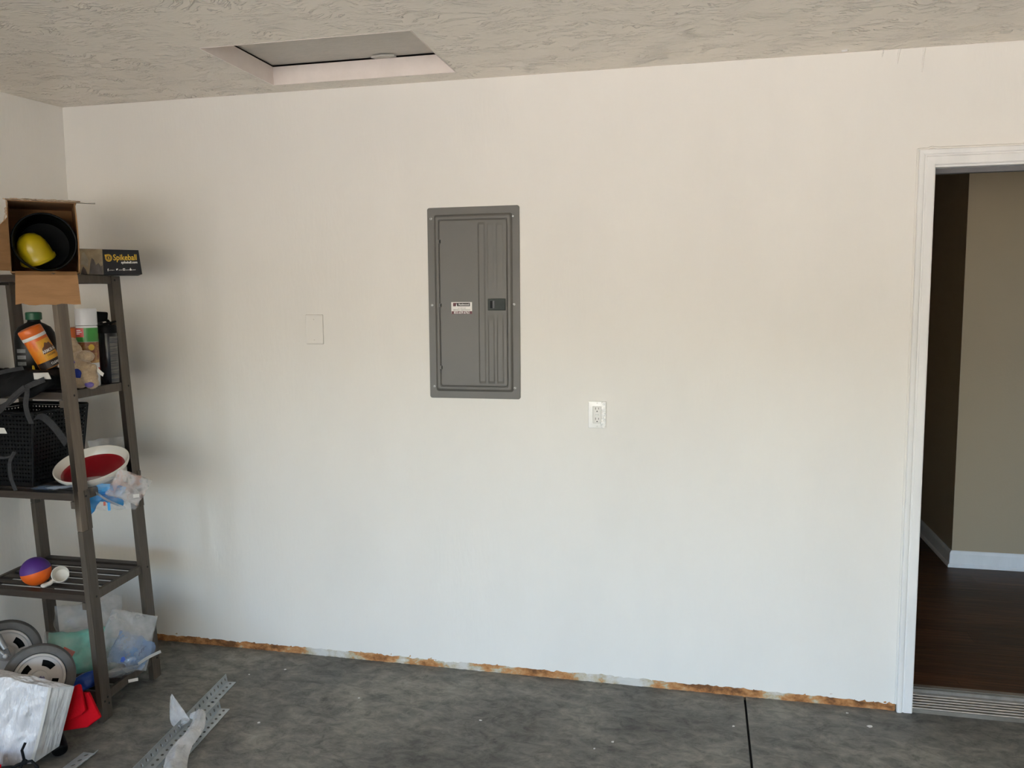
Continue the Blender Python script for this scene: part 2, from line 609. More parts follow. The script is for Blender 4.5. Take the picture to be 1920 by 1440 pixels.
_sb = _nt.nodes.new('ShaderNodeMath'); _sb.operation = 'SUBTRACT'; _sb.inputs[1].default_value = 0.31; _nt.links.new(_n.outputs['Fac'], _sb.inputs[0])
_nt.links.new(_sb.outputs[0], _ad.inputs[2])
_nt.links.new(_ad.outputs[0], _r1.inputs[0])
_nt.links.new(_r1.outputs[0], _b.inputs['Base Color'])
_b.inputs['Roughness'].default_value = 0.85
M['torn'] = tm
mb = MB()


def torn(u, v):
    x = u * (CX0 - 0.004)
    z = -0.004 + v * 0.05
    bulge = 0.004 * math.sin(PI * min(1, v * 1.15)) + 0.004 * fbm((x * 28, v * 3, 2.2)) + 0.0035 * fbm((x * 80, v * 8, 5.2))
    return (x, 0.004 - max(-0.001, bulge) - 0.012 * max(0, 0.35 - v), z)


mb.grid(torn, 520, 7)
mb.build('torn_strip', M['torn'], wall_back, smooth=50)

# left wall, right wall, wall with the opening, roof
WL = [(0.0, 0.0), (-0.103, -0.80), (-0.16, OY1)]
mb = MB()
mb.prism([(WL[0][0], 0.02), (WL[0][0], WL[0][1]), WL[1], WL[2], (-0.40, OY1), (-0.40, 0.02)], -0.1, 3.0)
mb.box((-0.40, YF, -0.1), (-0.16, OY0, 3.0)); mb.box((-0.40, OY0, OZ), (-0.16, OY1, 3.0))
struct(mb.build('wall_left', wall_paint('left_wall_paint', (0.80, 0.775, 0.735)), origin=(0, 0, 0)), 'white painted wall behind the shelf, with the vehicle opening further along')
mb = MB(); mb.box((6.25, YF, -0.1), (6.4, 0.12, 3.0)); struct(mb.build('wall_right', M['wall'], origin=(0, 0, 0)), 'white painted garage side wall')
mb = MB()
mb.box((-0.40, YF - 0.16, -0.1), (BX0, YF, 3.0)); mb.box((BX1, YF - 0.16, -0.1), (6.4, YF, 3.0)); mb.box((BX0, YF - 0.16, OZ), (BX1, YF, 3.0))  # wall pieces around the added, unseen fill opening
struct(mb.build('wall_front', M['wall'], origin=(0, 0, 0)), 'white painted wall behind the viewer with an added opening for fill light')

# ceiling with the attic hatch cut out
HX0, HX1, HY0, HY1 = 1.1425, 1.9465, -0.646, -0.114
mb = MB()
for lo, hi in [((-0.7, YF - 0.1), (HX0, 0.12)), ((HX1, YF - 0.1), (6.4, 0.12)), ((HX0, YF - 0.1), (HX1, HY0)), ((HX0, HY1), (HX1, 0.0125))]:
    mb.box((lo[0], lo[1], H), (hi[0], hi[1], H + 0.0125))
ceiling = struct(mb.build('ceiling', M['ceiling'], origin=(0, 0, 0)), 'stomp-textured painted garage ceiling')
mb = MB()
for lo, hi in [((-0.7, YF - 0.1), (HX0, 0.0125)), ((HX1, YF - 0.1), (6.4, 0.0125)), ((HX0, YF - 0.1), (HX1, HY0)), ((HX0, HY1), (HX1, 0.0125))]:
    mb.box((lo[0], lo[1], H + 0.0125), (hi[0], hi[1], H + 0.05))
mb.build('joists', M['attic'], ceiling)
hatch = thing('attic_hatch', 'recessed rectangular attic hatch with pinkish frame boards in ceiling', 'hatch', ((HX0 + HX1) / 2, (HY0 + HY1) / 2, H))
HZ = 2.613
bw = 0.004
for lo, hi in [((HX0, HY1 - bw, H - 0.001), (HX1, HY1, HZ)), ((HX0, HY0, H - 0.001), (HX1, HY0 + bw, HZ)), ((HX0, HY0 + bw, H - 0.001), (HX0 + bw, HY1 - bw, HZ)), ((HX1 - bw, HY0 + bw, H - 0.001), (HX1, HY1 - bw, HZ))]:
    mb = MB(); mb.box(lo, hi); mb.build('frame_board', M['hatch_board'], hatch)


def lid(u, v):
    return (HX0 + u * (HX1 - HX0), HY0 + v * (HY1 - HY0), HZ + 0.0035 + 0.0012 * u + 0.0008 * fbm((u * 9, v * 9, 3)))


mb = MB(); mb.box((HX0 + 0.001, HY0, HZ + 0.0075), (HX1 - 0.001, HY1 - 0.002, HZ + 0.021)); mb.build('lid', M['hatch_lid'], hatch)
mb = MB()
mb.prism([(1.60, -0.150), (1.648, -0.163), (1.70, -0.152), (1.702, -0.135), (1.66, -0.131), (1.61, -0.134)], HZ - 0.004, HZ + 0.003)
o = mb.build('paper_flake', M['hatch_lid'], hatch); o['label'] = 'torn flake of drywall paper hanging in the gap'
mb = MB()
mb.box((HX0 - 0.1, HY0 - 0.1, HZ + 0.03), (HX1 + 0.1, HY1 + 0.1, HZ + 0.2)); mb.build('attic_light_block', M['attic'], hatch)  # unseen box added above the lid to keep its gap dark
mb = MB(); mb.box((-0.42, YF - 0.5, 3.0), (8.6, 6.4, 3.1)); struct(mb.build('roof', M['attic'], origin=(0, 0, 0)), 'roof over the garage and hall')

# ------------------------------------------------------------------ doorway and hall
door = struct(thing('door_1', None, None, (DX0, 0, 0)), 'white cased doorway open to a dim hall')


def casing_profile():
    # (distance from the opening edge outwards, depth in front of the wall)
    return [(0.0, 0.0), (0.0, 0.009), (0.004, 0.0115), (0.030, 0.0125), (0.033, 0.0095), (0.037, 0.0095), (0.040, 0.014), (0.046, 0.0165), (0.055, 0.0165), (0.0575, 0.014), (0.0575, 0.0)]


def casing_run(p0, p1, outward, m0, m1):
    """extrude the casing profile from p0 to p1 (inner edge line); m0/m1 = mitre factors at the ends"""
    mbx = MB()
    d = (V(p1) - V(p0)).normalized()
    prof = casing_profile()
    vs = []
    for base, mt in ((V(p0), m0), (V(p1), m1)):
        for w, t in prof:
            vs.append(base + V(outward) * w + d * (w * mt) + V((0, -t, 0)))
    n = len(prof)
    fs = [(i, i + 1, n + i + 1, n + i) for i in range(n - 1)] + [(n - 1, 0, n, 2 * n - 1), tuple(range(n)), tuple(reversed(range(n, 2 * n)))]
    return mbx.add(vs, fs)


IX0, IX1, IZ = CX0 + 0.0575, CX1 - 0.0575, CZ - 0.0575
casing_run((IX0, 0, 0.001), (IX0, 0, IZ), (-1, 0, 0), 0, 1).build('side_casing', M['trim'], door, smooth=25)
casing_run((IX1, 0, 0.001), (IX1, 0, IZ), (1, 0, 0), 0, 1).build('side_casing', M['trim'], door, smooth=25)
casing_run((IX0, 0, IZ), (IX1, 0, IZ), (0, 0, 1), -1, 1).build('head_casing', M['trim'], door, smooth=25)
# caulk bead around the casing
mb = MB()
mb.tube([(CX0 - 0.002, -0.001, 0.03), (CX0 - 0.002, -0.001, CZ + 0.004)], 0.005, 6)
mb.tube([(CX0 - 0.004, -0.001, CZ + 0.003), (3.72, -0.001, CZ + 0.004), (3.735, -0.002, CZ + 0.009), (3.75, -0.002, CZ + 0.005), (CX1, -0.001, CZ + 0.003)], 0.004, 6)
mb.build('caulk', M['wall'], door, smooth=60)
mb = MB()
mb.box((DX0 - 0.018, 0.0, 0.0), (DX0, 0.125, DZ + 0.018)); mb.build('jamb', M['trim'], door)
mb = MB(); mb.box((DX1, 0.0, 0.0), (DX1 + 0.018, 0.125, DZ + 0.018)); mb.build('jamb', M['trim'], door)
mb = MB(); mb.box((DX0, 0.0, DZ), (DX1, 0.125, DZ + 0.018)); mb.build('head_jamb', M['trim'], door)
M['weather'] = pmat('grey_weatherstrip', (0.17, 0.165, 0.17), rough=0.7, var=(0.14, 0.135, 0.14))
mb = MB(); mb.box((DX0, 0.045, DZ - 0.017), (DX1, 0.075, DZ)); mb.build('weatherstrip', M['weather'], door)
mb = MB(); mb.box((DX0, 0.075, 0.03), (DX0 + 0.012, 0.125, DZ)); mb.build('door_stop', M['trim'], door)

# aluminium threshold with ridges
M['alu'] = pmat('dull_mill_aluminium', (0.36, 0.335, 0.30), rough=0.42, metal=0.75, var=(0.25, 0.225, 0.19), vscale=14, stretch=(0.3, 2, 1), coord='World')
M['alu_edge'] = pmat('bright_aluminium_edge', (0.50, 0.48, 0.45), rough=0.35, metal=0.75, var=(0.40, 0.38, 0.35), vscale=20, coord='World')
th = thing('door_threshold', 'ridged aluminium threshold sill at the foot of the doorway', 'threshold', ((DX0 + DX1) / 2, 0.07, 0))
mb = MB(); mb.box((DX0 + 0.001, 0.0, 0.0), (DX1 - 0.001, 0.19, 0.016)); mb.build('sill_plate', M['alu'], th)
for k in range(6):
    y = 0.004 + k * 0.0235
    mb = MB(); mb.add([(DX0 + 0.002, y, 0.016), (DX1 - 0.002, y, 0.016), (DX1 - 0.002, y + 0.010, 0.016), (DX0 + 0.002, y + 0.010, 0.016),
                       (DX0 + 0.002, y + 0.002, 0.0195), (DX1 - 0.002, y + 0.002, 0.0195), (DX1 - 0.002, y + 0.006, 0.0195), (DX0 + 0.002, y + 0.006, 0.0195)],
                      [(3, 2, 1, 0), (4, 5, 6, 7), (0, 1, 5, 4), (1, 2, 6, 5), (2, 3, 7, 6), (3, 0, 4, 7)])
    mb.build('ridge', M['alu_edge'], th)
mb = MB(); mb.box((DX0 + 0.001, 0.150, 0.016), (DX1 - 0.001, 0.162, 0.030)); mb.build('seal_strip', M['alu_edge'], th)
mb = MB(); mb.box((DX0 + 0.001, 0.166, 0.016), (DX1 - 0.001, 0.190, 0.033)); mb.build('rear_lip', M['alu'], th)

# hall floor of dark planks
HFZ = 0.030
planks = []
for k, c in enumerate([(0.040, 0.017, 0.007), (0.050, 0.021, 0.009), (0.034, 0.0145, 0.006)]):
    planks.append(pmat('dark_walnut_plank_%s' % 'abc'[k], c, rough=0.45, spec=0.22, coord='World', var=tuple(x * 2.7 for x in c), vscale=5, stretch=(0.8, 16, 1), vlo=0.42, vhi=0.68, bump=0.05, bscale=20, bstretch=(1, 12, 1)))
mb = MB(); mb.box((2.2, 0.19, -0.1), (8.4, 6.2, HFZ - 0.012))
hf = struct(mb.build('floor_hall', M['attic'], origin=(0, 0, 0)), 'dark wood plank floor of the hall')
rnd = random.Random(3)
for row in range(20):
    y0 = 0.191 + row * 0.127
    if y0 > 2.75: break
    x = 3.0 - rnd.random() * 1.0
    while x < 5.6:
        x1 = x + 1.22
        mb = MB(); mb.box((x + 0.0007, y0 + 0.0007, HFZ - 0.014), (x1 - 0.0007, y0 + 0.1263, HFZ - 0.0004 * rnd.random()))
        mb.build('plank', planks[rnd.randrange(3)], hf)
        x = x1
KX, KY = 4.389, 1.884
mb = MB(); mb.box((2.2, 2.7, HFZ - 0.014), (8.4, 6.2, HFZ)); mb.build('far_planks', planks[0], hf)
mb = MB(); mb.box((KX, KY, -0.1), (8.4, 6.2, 3.0)); struct(mb.build('wall_hall', M['hall'], origin=(0, 0, 0)), 'tan painted hall wall with an outside corner')
mb = MB(); mb.box((2.1, 0.115, -0.1), (3.05, 6.2, 3.0)); mb.box((2.1, 6.2, -0.1), (8.6, 6.3, 3.0)); mb.box((8.4, 0.115, -0.1), (8.6, 6.2, 3.0))
struct(mb.build('wall_hall_far', M['hall'], origin=(0, 0, 0)), 'far walls of the hall')
mb = MB(); mb.box((2.1, 0.115, 2.49), (8.6, 6.3, 2.56)); struct(mb.build('ceiling_hall', M['hatch_lid'], origin=(0, 0, 0)), 'hall ceiling')


def baseboard(p0, p1, out, name, e0=0.0, e1=0.0):
    prof = [(0, 0), (0.024, 0), (0.024, 0.014), (0.018, 0.020), (0.014, 0.022), (0.014, 0.080), (0.009, 0.092), (0.004, 0.098), (0, 0.098)]
    d = (V(p1) - V(p0)).normalized()
    vs = []
    for base, e in ((V(p0), e0), (V(p1), e1)):
        for t, z in prof:
            vs.append(base + V(out) * t + d * (t * e) + V((0, 0, z)))
    n = len(prof)
    mbx = MB().add(vs, [(i, (i + 1) % n, n + (i + 1) % n, n + i) for i in range(n)] + [tuple(range(n)), tuple(reversed(range(n, 2 * n)))])
    return struct(mbx.build(name, M['trim'], origin=p0), 'white moulded baseboard along the tan hall wall')


for px_, z0_, z1_ in ((3.612, 2.487, 2.54), (3.697, 2.452, 2.54), (3.558, 2.515, 2.54)):
    mb = MB(); mb.tube([(px_, -0.0004, z1_), (px_ - 0.004, -0.0008, (z0_ + z1_) / 2), (px_ - 0.006, -0.0002, z0_)], [0.004, 0.003, 0.0015], 6)
    mb.build('paint_run', M['wall'], wall_back, smooth=60)
mb = MB(); mb.prism([(3.405, -0.035), (3.425, -0.040), (3.432, -0.030), (3.410, -0.026)], H - 0.003, H); mb.build('paint_flake', M['trim'], ceiling)
baseboard((KX, KY, HFZ), (8.4, KY, HFZ), (0, -1, 0), 'baseboard_hall_front', -1, 0)
baseboard((KX, KY, HFZ), (KX, 6.2, HFZ), (-1, 0, 0), 'baseboard_hall_side', -1, 0)
# ------------------------------------------------------------------ breaker panel
M['panel'] = pmat('grey_panel_enamel', (0.120, 0.114, 0.103), rough=0.40, spec=0.45, coord='World', var=(0.112, 0.107, 0.097), vscale=3, bump=0.03, bscale=300)
M['zinc'] = pmat('zinc_screw', (0.85, 0.84, 0.82), rough=0.25, metal=0.35, var=(0.6, 0.6, 0.6), vscale=80)
M['latch'] = pmat('dark_latch_plastic', (0.062, 0.070, 0.065), rough=0.6, spec=0.25, var=(0.054, 0.062, 0.058), vscale=40)
M['latch_dark'] = pmat('black_latch_slide', (0.006, 0.0065, 0.0075), rough=0.6, spec=0.2, var=(0.008, 0.0085, 0.010))
M['latch_mid'] = pmat('slate_latch_grip', (0.075, 0.078, 0.088), rough=0.4, var=(0.06, 0.062, 0.07))
M['sticker'] = pmat('white_sticker', (0.80, 0.77, 0.74), rough=0.5, var=(0.77, 0.74, 0.71))
M['maroon'] = pmat('maroon_print', (0.11, 0.022, 0.030), rough=0.5, var=(0.10, 0.02, 0.026))
M['ink'] = pmat('near_black_print', (0.022, 0.014, 0.014), rough=0.5, var=(0.028, 0.018, 0.018))
M['ink_grey'] = pmat('grey_print', (0.16, 0.15, 0.15), rough=0.5, var=(0.19, 0.18, 0.18))
M['white_print'] = pmat('white_print', (0.85, 0.84, 0.82), rough=0.5, var=(0.82, 0.81, 0.79))


def rrect(x0, z0, x1, z1, r, n=5):
    pts = []
    for cx, cz, a0 in ((x1 - r, z0 + r, -90), (x1 - r, z1 - r, 0), (x0 + r, z1 - r, 90), (x0 + r, z0 + r, 180)):
        for k in range(n + 1):
            a = math.radians(a0 + 90 * k / n)
            pts.append((cx + r * math.cos(a), cz + r * math.sin(a)))
    return pts


def loft(mbx, rings):
    """rings of (poly in x,z; y) joined one to the next; the last one capped"""
    n = len(rings[0][0])
    vs, fs = [], []
    for poly, y in rings:
        vs += [(x, y, z) for x, z in poly]
    for k in range(len(rings) - 1):
        for i in range(n):
            a, b_ = k * n + i, k * n + (i + 1) % n
            fs.append((a, b_, b_ + n, a + n))
    fs.append(tuple(range((len(rings) - 1) * n, len(rings) * n)))
    fs.append(tuple(reversed(range(n))))
    return mbx.add(vs, fs)


PX0, PX1, PZ0, PZ1 = 1.776, 2.176, 1.2145, 2.022
pan = thing('breaker_panel', 'grey steel electrical breaker panel set into the white wall', 'breaker panel', ((PX0 + PX1) / 2, 0, PZ0))
mb = MB()
rg = lambda i, y, r: (rrect(PX0 + i, PZ0 + i, PX1 - i, PZ1 - i, r), y)
loft(mb, [rg(0, 0.0, 0.010), rg(0, -0.003, 0.010), rg(0.001, -0.0042, 0.010), rg(0.030, -0.0042, 0.010), rg(0.0315, -0.006, 0.010), rg(0.037, -0.0120, 0.010), rg(0.039, -0.0130, 0.009), rg(0.047, -0.0130, 0.008), rg(0.0495, -0.0122, 0.008), rg(0.0512, -0.0098, 0.008)])
mb.build('cover', M['panel'], pan, smooth=30)
DRX0, DRX1, DRZ0, DRZ1 = 1.829, 2.1235, 1.268, 1.968


def bumpf(t, lo, hi, soft=0.0035):
    a = min(1, max(0, (t - lo) / soft)); b_ = min(1, max(0, (hi - t) / soft))
    s = min(a, b_)
    return s * s * (3 - 2 * s)


def door_h(x, z):
    h = 0.0
    h += 0.0028 * bumpf(x, 1.999, 2.031, 0.006) * bumpf(z, DRZ0 + 0.012, DRZ1 - 0.012, 0.01)
    for lo, hi in ((2.0385, 2.070), (2.0770, 2.1090)):
        h += 0.0030 * bumpf(x, lo, hi, 0.007) * bumpf(z, DRZ0 + 0.012, 1.565, 0.012)
        h += 0.0013 * bumpf(x, lo, hi, 0.006) * bumpf(z, 1.672, DRZ1 - 0.014, 0.012)
    e = min(x - DRX0, DRX1 - x, z - DRZ0, DRZ1 - z)
    h -= 0.0028 * (1 - min(1, e / 0.003)) ** 2
    return h


nx, nz = 118, 60
gx = [DRX0 + (DRX1 - DRX0) * i / nx for i in range(nx + 1)]
gz = sorted(set([DRZ0 + (DRZ1 - DRZ0) * j / nz for j in range(nz + 1)] + [DRZ0 + d for d in (0.0012, 0.0024, 0.0036, 0.012, 0.018, 0.024)] + [DRZ1 - d for d in (0.0012, 0.0024, 0.0036, 0.014, 0.02, 0.026)]))
mb = MB()


def corner_cut(x, z, r=0.010):
    # pull the sheet's corners in so that the door has rounded corners
    cx = min(max(x, DRX0 + r), DRX1 - r); cz = min(max(z, DRZ0 + r), DRZ1 - r)
    dx, dz = x - cx, z - cz
    if dx and dz:
        m_ = max(abs(dx), abs(dz)); L = math.hypot(dx, dz)
        return cx + dx * m_ / L, cz + dz * m_ / L
    return x, z


vs, fs = [], []
for x in gx:
    for z in gz:
        cxx, czz = corner_cut(x, z)
        vs.append((cxx, -0.0128 - door_h(x, z), czz))
mz = len(gz)
for i in range(nx):
    for j in range(mz - 1):
        fs.append((i * mz + j, (i + 1) * mz + j, (i + 1) * mz + j + 1, i * mz + j + 1))
mb.add(vs, fs)
pdoor = mb.build('door', M['panel'], pan, smooth=60)
mb = MB()
loft(mb, [(rrect(DRX0 - 0.0009, DRZ0 - 0.0009, DRX1 + 0.0009, DRZ1 + 0.0009, 0.011), -0.0094), (rrect(DRX0 - 0.0009, DRZ0 - 0.0009, DRX1 + 0.0009, DRZ1 + 0.0009, 0.011), -0.0098)])
mb.build('door_gap', M['latch_dark'], pan)
for z in (1.880, 1.612, 1.347):
    mb = MB(); mb.box((DRX0 - 0.0025, -0.0165, z - 0.008), (DRX0 + 0.008, -0.0095, z + 0.008)); h_ = mb.build('hinge', M['panel'], pan, bevel=0.001)
    mb = MB(); mb.box((DRX0 + 0.0035, -0.0172, z - 0.006), (DRX0 + 0.0075, -0.0160, z + 0.006)); mb.build('hinge_slot', M['latch_dark'], h_)
for x, z in ((1.793, 1.977), (2.149, 1.979), (1.792, 1.613), (2.152, 1.614), (1.796, 1.264), (2.153, 1.262)):
    mb = MB(); mb.lathe([(0.0056, 0.0), (0.0056, 0.0012), (0.0042, 0.0028), (0.0015, 0.0036)], 14, axis_frame((x, -0.0042, z), (0, -1, 0)))
    sc_ = mb.build('screw', M['zinc'], pan, smooth=40)
    mb = MB(); mb.box((-0.0045, -0.0007, 0.0031), (0.0045, 0.0007, 0.0039), axis_frame((x, -0.0042, z), (0, -1, 0)) @ Matrix.Rotation(x * 40 + z * 17, 4, 'Z')); mb.build('slot', M['latch_dark'], sc_)
# latch
LX0, LX1, LZ0, LZ1 = 2.041, 2.117, 1.589, 1.639
mb = MB(); loft(mb, [(rrect(LX0, LZ0, LX1, LZ1, 0.003), -0.012), (rrect(LX0, LZ0, LX1, LZ1, 0.003), -0.0172), (rrect(LX0 + 0.002, LZ0 + 0.002, LX1 - 0.002, LZ1 - 0.002, 0.003), -0.0185), (rrect(LX0 + 0.004, LZ0 + 0.004, LX1 - 0.004, LZ1 - 0.004, 0.002), -0.0172)])
la = mb.build('latch', M['latch'], pan, smooth=30)
mb = MB(); mb.box((2.051, -0.0180, 1.599), (2.0625, -0.0170, 1.629)); mb.build('latch_recess', M['latch_dark'], la)
mb = MB(); mb.box((2.0625, -0.0215, 1.599), (2.072, -0.0170, 1.629)); mb.build('latch_slide', M['latch_mid'], la, bevel=0.001)
# sticker
SF = Matrix(((1, 0, 0, 1.880), (0, 0, -1, -0.0131), (0, 1, 0, 1.5775), (0, 0, 0, 1)))     # local x right, y up, z out of the door
mb = MB(); mb.box((0, 0, 0), (0.0915, 0.0475, 0.0004), SF); st = mb.build('sticker', M['sticker'], pan)
st['label'] = 'white sticker with black and maroon print'
mb = MB(); mb.box((0.0012, -0.0025, 0.0004), (0.0915, 0.0092, 0.0007), SF); mb.build('phone_band', M['maroon'], st)
mb = MB(); mb.box((0.008, 0.030, 0.0004), (0.0235, 0.0445, 0.0007), SF); mb.build('logo_square', M['maroon'], st)
mb = MB(); mb.box((0.0235, 0.030, 0.0004), (0.0825, 0.0445, 0.0007), SF); mb.build('name_band', M['ink'], st)
mb = MB(); mb.prism([(0.0205, 0.0300), (0.0262, 0.0300), (0.0247, 0.0345), (0.0256, 0.0345), (0.0241, 0.0395), (0.0233, 0.0435), (0.0226, 0.0395), (0.0211, 0.0345), (0.0220, 0.0345)], 0.0007, 0.0009, SF); mb.build('tree_logo', M['white_print'], st)
text('Redwood', 'lettering', M['white_print'], st, SF @ Matrix.Translation((0.0555, 0.0335, 0.0006)), 0.0118, 'CENTER', 0.00012)
text('24/7 SERVICES', 'lettering', M['ink_grey'], st, SF @ Matrix.Translation((0.046, 0.0203, 0.0003)), 0.0058, 'CENTER')
text('EMERGENCY MAINTENANCE', 'lettering', M['ink_grey'], st, SF @ Matrix.Translation((0.046, 0.0125, 0.0003)), 0.0062, 'CENTER', 0.00008, 0.94)
text('833.659.6762', 'lettering', M['white_print'], st, SF @ Matrix.Translation((0.046, -0.0010, 0.0006)), 0.0128, 'CENTER', 0.0002, 1.0)

# ------------------------------------------------------------------ blank plate and outlet
mb = MB()
bx0, bx1, bz0, bz1 = 1.2005, 1.2815, 1.4445, 1.5735
bp_ = thing('blank_cover_plate', 'painted-over blank electrical cover plate on the white wall', 'cover plate', ((bx0 + bx1) / 2, 0, bz0))
loft(mb, [(rrect(bx0, bz0, bx1, bz1, 0.004), 0.0), (rrect(bx0, bz0, bx1, bz1, 0.004), -0.0045), (rrect(bx0 + 0.003, bz0 + 0.003, bx1 - 0.003, bz1 - 0.003, 0.003), -0.0062)])
mb.build('plate', M['wall'], bp_, smooth=20)
mb = MB()
loft(mb, [(rrect(bx0 - 0.0016, bz0 - 0.0016, bx1 + 0.0016, bz1 + 0.0016, 0.004), 0.0), (rrect(bx0 - 0.0016, bz0 - 0.0016, bx1 + 0.0016, bz1 + 0.0016, 0.004), -0.0006)])
M['seam'] = pmat('dirty_paint_seam', (0.42, 0.39, 0.35), rough=0.7, var=(0.5, 0.47, 0.43), vscale=60)
mb.build('paint_seam', M['seam'], bp_)
for z in (1.5535, 1.4625):
    mb = MB(); mb.lathe([(0.0034, 0), (0.0034, 0.0007), (0.0022, 0.0012)], 12, axis_frame((1.2415, -0.0061, z), (0, -1, 0))); s_ = mb.build('screw', M['wall'], bp_)
    mb = MB(); mb.box((-0.0026, -0.0008, 0.0010), (0.0026, 0.0008, 0.0014), axis_frame((1.2415, -0.0061, z), (0, -1, 0))); mb.build('slot', M['seam'], s_)

M['plate'] = pmat('glossy_white_plate', (0.90, 0.89, 0.86), rough=0.16, spec=0.6, var=(0.78, 0.77, 0.74))
M['recept'] = pmat('white_receptacle', (0.74, 0.725, 0.69), rough=0.3, var=(0.71, 0.695, 0.66))
M['film'] = plastic_film('peeling_film', (0.9, 0.9, 0.88), clear=0.55, rough=0.05, vscale=60)
ox0, ox1, oz0, oz1 = 2.4635, 2.5385, 1.1000, 1.2140
oc = (ox0 + ox1) / 2
ou = thing('wall_outlet', 'white GFCI duplex outlet with plate with glossy plate', 'outlet', (oc, 0, oz0))
mb = MB()
loft(mb, [(rrect(ox0, oz0, ox1, oz1, 0.004), 0.0), (rrect(ox0, oz0, ox1, oz1, 0.004), -0.003), (rrect(ox0 + 0.003, oz0 + 0.003, ox1 - 0.003, oz1 - 0.003, 0.003), -0.0058), (rrect(oc - 0.0185, oz0 + 0.0215, oc + 0.0185, oz1 - 0.0215, 0.002), -0.0062), (rrect(oc - 0.0175, oz0 + 0.0225, oc + 0.0175, oz1 - 0.0225, 0.002), -0.0030)])
mb.build('plate', M['plate'], ou, smooth=25)
mb = MB(); loft(mb, [(rrect(oc - 0.0167, oz0 + 0.0235, oc + 0.0167, oz1 - 0.0235, 0.002), -0.002), (rrect(oc - 0.0167, oz0 + 0.0235, oc + 0.0167, oz1 - 0.0235, 0.002), -0.0068), (rrect(oc - 0.0155, oz0 + 0.0247, oc + 0.0155, oz1 - 0.0247, 0.002), -0.0078)])
rc = mb.build('receptacle', M['recept'], ou, smooth=25)
M['slotgrey'] = pmat('shadowed_slot', (0.10, 0.095, 0.085), rough=0.6, var=(0.12, 0.11, 0.1))
M['hole'] = pmat('black_ground_hole', (0.006, 0.006, 0.006), rough=0.8, var=(0.01, 0.01, 0.01))
for zc in (oz1 - 0.031, oz0 + 0.0405):
    for dx, hh in ((-0.0063, 0.0046), (0.0063, 0.0038)):
        mb = MB(); mb.box((oc + dx - 0.0012, -0.0081, zc - hh), (oc + dx + 0.0012, -0.0076, zc + hh)); mb.build('slot', M['slotgrey'], rc)
    mb = MB(); mb.lathe([(0.0025, 0), (0.0025, 0.0006)], 12, axis_frame((oc, -0.0076, zc - 0.0115), (0, -1, 0))); mb.build('ground_hole', M['hole'], rc)
for zz in (oz0 + 0.060, oz0 + 0.0535):
    mb = MB(); mb.box((oc - 0.0068, -0.0092, zz - 0.0025), (oc + 0.0068, -0.0075, zz + 0.0025)); mb.build('test_button', M['plate'], rc, bevel=0.0006)
mb = MB(); mb.box((oc - 0.0072, -0.0080, oz0 + 0.0563), (oc + 0.0072, -0.0075, oz0 + 0.0575)); mb.build('button_gap', M['slotgrey'], rc)
for z in (oz1 - 0.0085, oz0 + 0.0085):
    mb = MB(); mb.lathe([(0.003, 0), (0.003, 0.0006), (0.002, 0.0012)], 12, axis_frame((oc, -0.0060, z), (0, -1, 0))); mb.build('screw', M['recept'], ou, smooth=40)
M['peel'] = plastic_film('peeling_plate_film', (0.92, 0.91, 0.88), clear=0.72, rough=0.04, vscale=90)
mb = MB()
mb.grid(lambda u, v: (oc + 0.0175 + u * 0.0185 - 0.004 * abs(fbm((3.3, v * 5, 1))) * (1 - u), -0.0068 - 0.0010 * abs(fbm((u * 3, v * 6, 1.1))) , oz0 + 0.003 + v * 0.108), 6, 24)
mb.build('film', M['peel'], ou, smooth=60)

# ------------------------------------------------------------------ wooden shelf unit, racked to one side
M['wood'] = pmat('grey_brown_stained_wood', (0.058, 0.046, 0.035), rough=0.55, spec=0.35, var=(0.098, 0.080, 0.062), vscale=7, stretch=(9, 9, 0.7), vlo=0.3, vhi=0.75, bump=0.12, bscale=18, bstretch=(8, 8, 0.7))
M['wood_light'] = pmat('worn_lighter_stained_wood', (0.125, 0.097, 0.071), rough=0.55, spec=0.35, var=(0.185, 0.147, 0.112), vscale=6, stretch=(9, 9, 0.6), vlo=0.3, vhi=0.75, bump=0.12, bscale=18, bstretch=(8, 8, 0.7))
M['wood_slat'] = pmat('dark_stained_slat', (0.030, 0.022, 0.017), rough=0.5, spec=0.3, var=(0.055, 0.042, 0.033), vscale=7, stretch=(0.7, 9, 9), vlo=0.3, vhi=0.75, bump=0.1, bscale=18, bstretch=(0.7, 8, 8))
SX0, SX1, SY0, SY1 = 0.135, 0.667, -0.751, -0.329
SZ = [1.745, 1.300, 0.910, 0.512, 0.105]


def T(p):
    return V((p[0] - 0.115 * (p[1] - SY0) - 0.058 * p[2], p[1], p[2]))


shelf = thing('wooden_shelf', 'dark stained slatted wooden shelving unit leaning into the corner', 'shelf', tuple(T((0.4, -0.54, 0))))
PW, PD = 0.024, 0.062
hole = []
for right in (False, True):
    for front in (False, True):
        x0, x1 = (SX1 - PW, SX1) if right else (SX0, SX0 + PW)
        y0, y1 = (SY0, SY0 + PD) if front else (SY1 - PD, SY1)
        ym = y0 + 0.036
        top = SZ[0] if not (front and right) else SZ[0]
        mb = MB(); mb.box((x0, y0, 0.0), (x1, y1, 0.76)); mb.box((x0, ym + 0.0004, 0.76), (x1 + 0.003, y1, 0.915)); mb.deform(T)
        mb.build('post', M['wood'], shelf, bevel=0.0025)
        mb = MB(); mb.box((x0, y0, 0.7605), (x1, ym, 0.9155)); mb.box((x0, y0, 0.9155), (x1, y1, top)); mb.deform(T)
        mb.build('post', M['wood_light'] if (front and right) else M['wood'], shelf, bevel=0.0025)
        if right:
            for z in SZ:
                hole.append((x1, y0 + (0.040 if z < 1.6 else 0.02), z - 0.018))
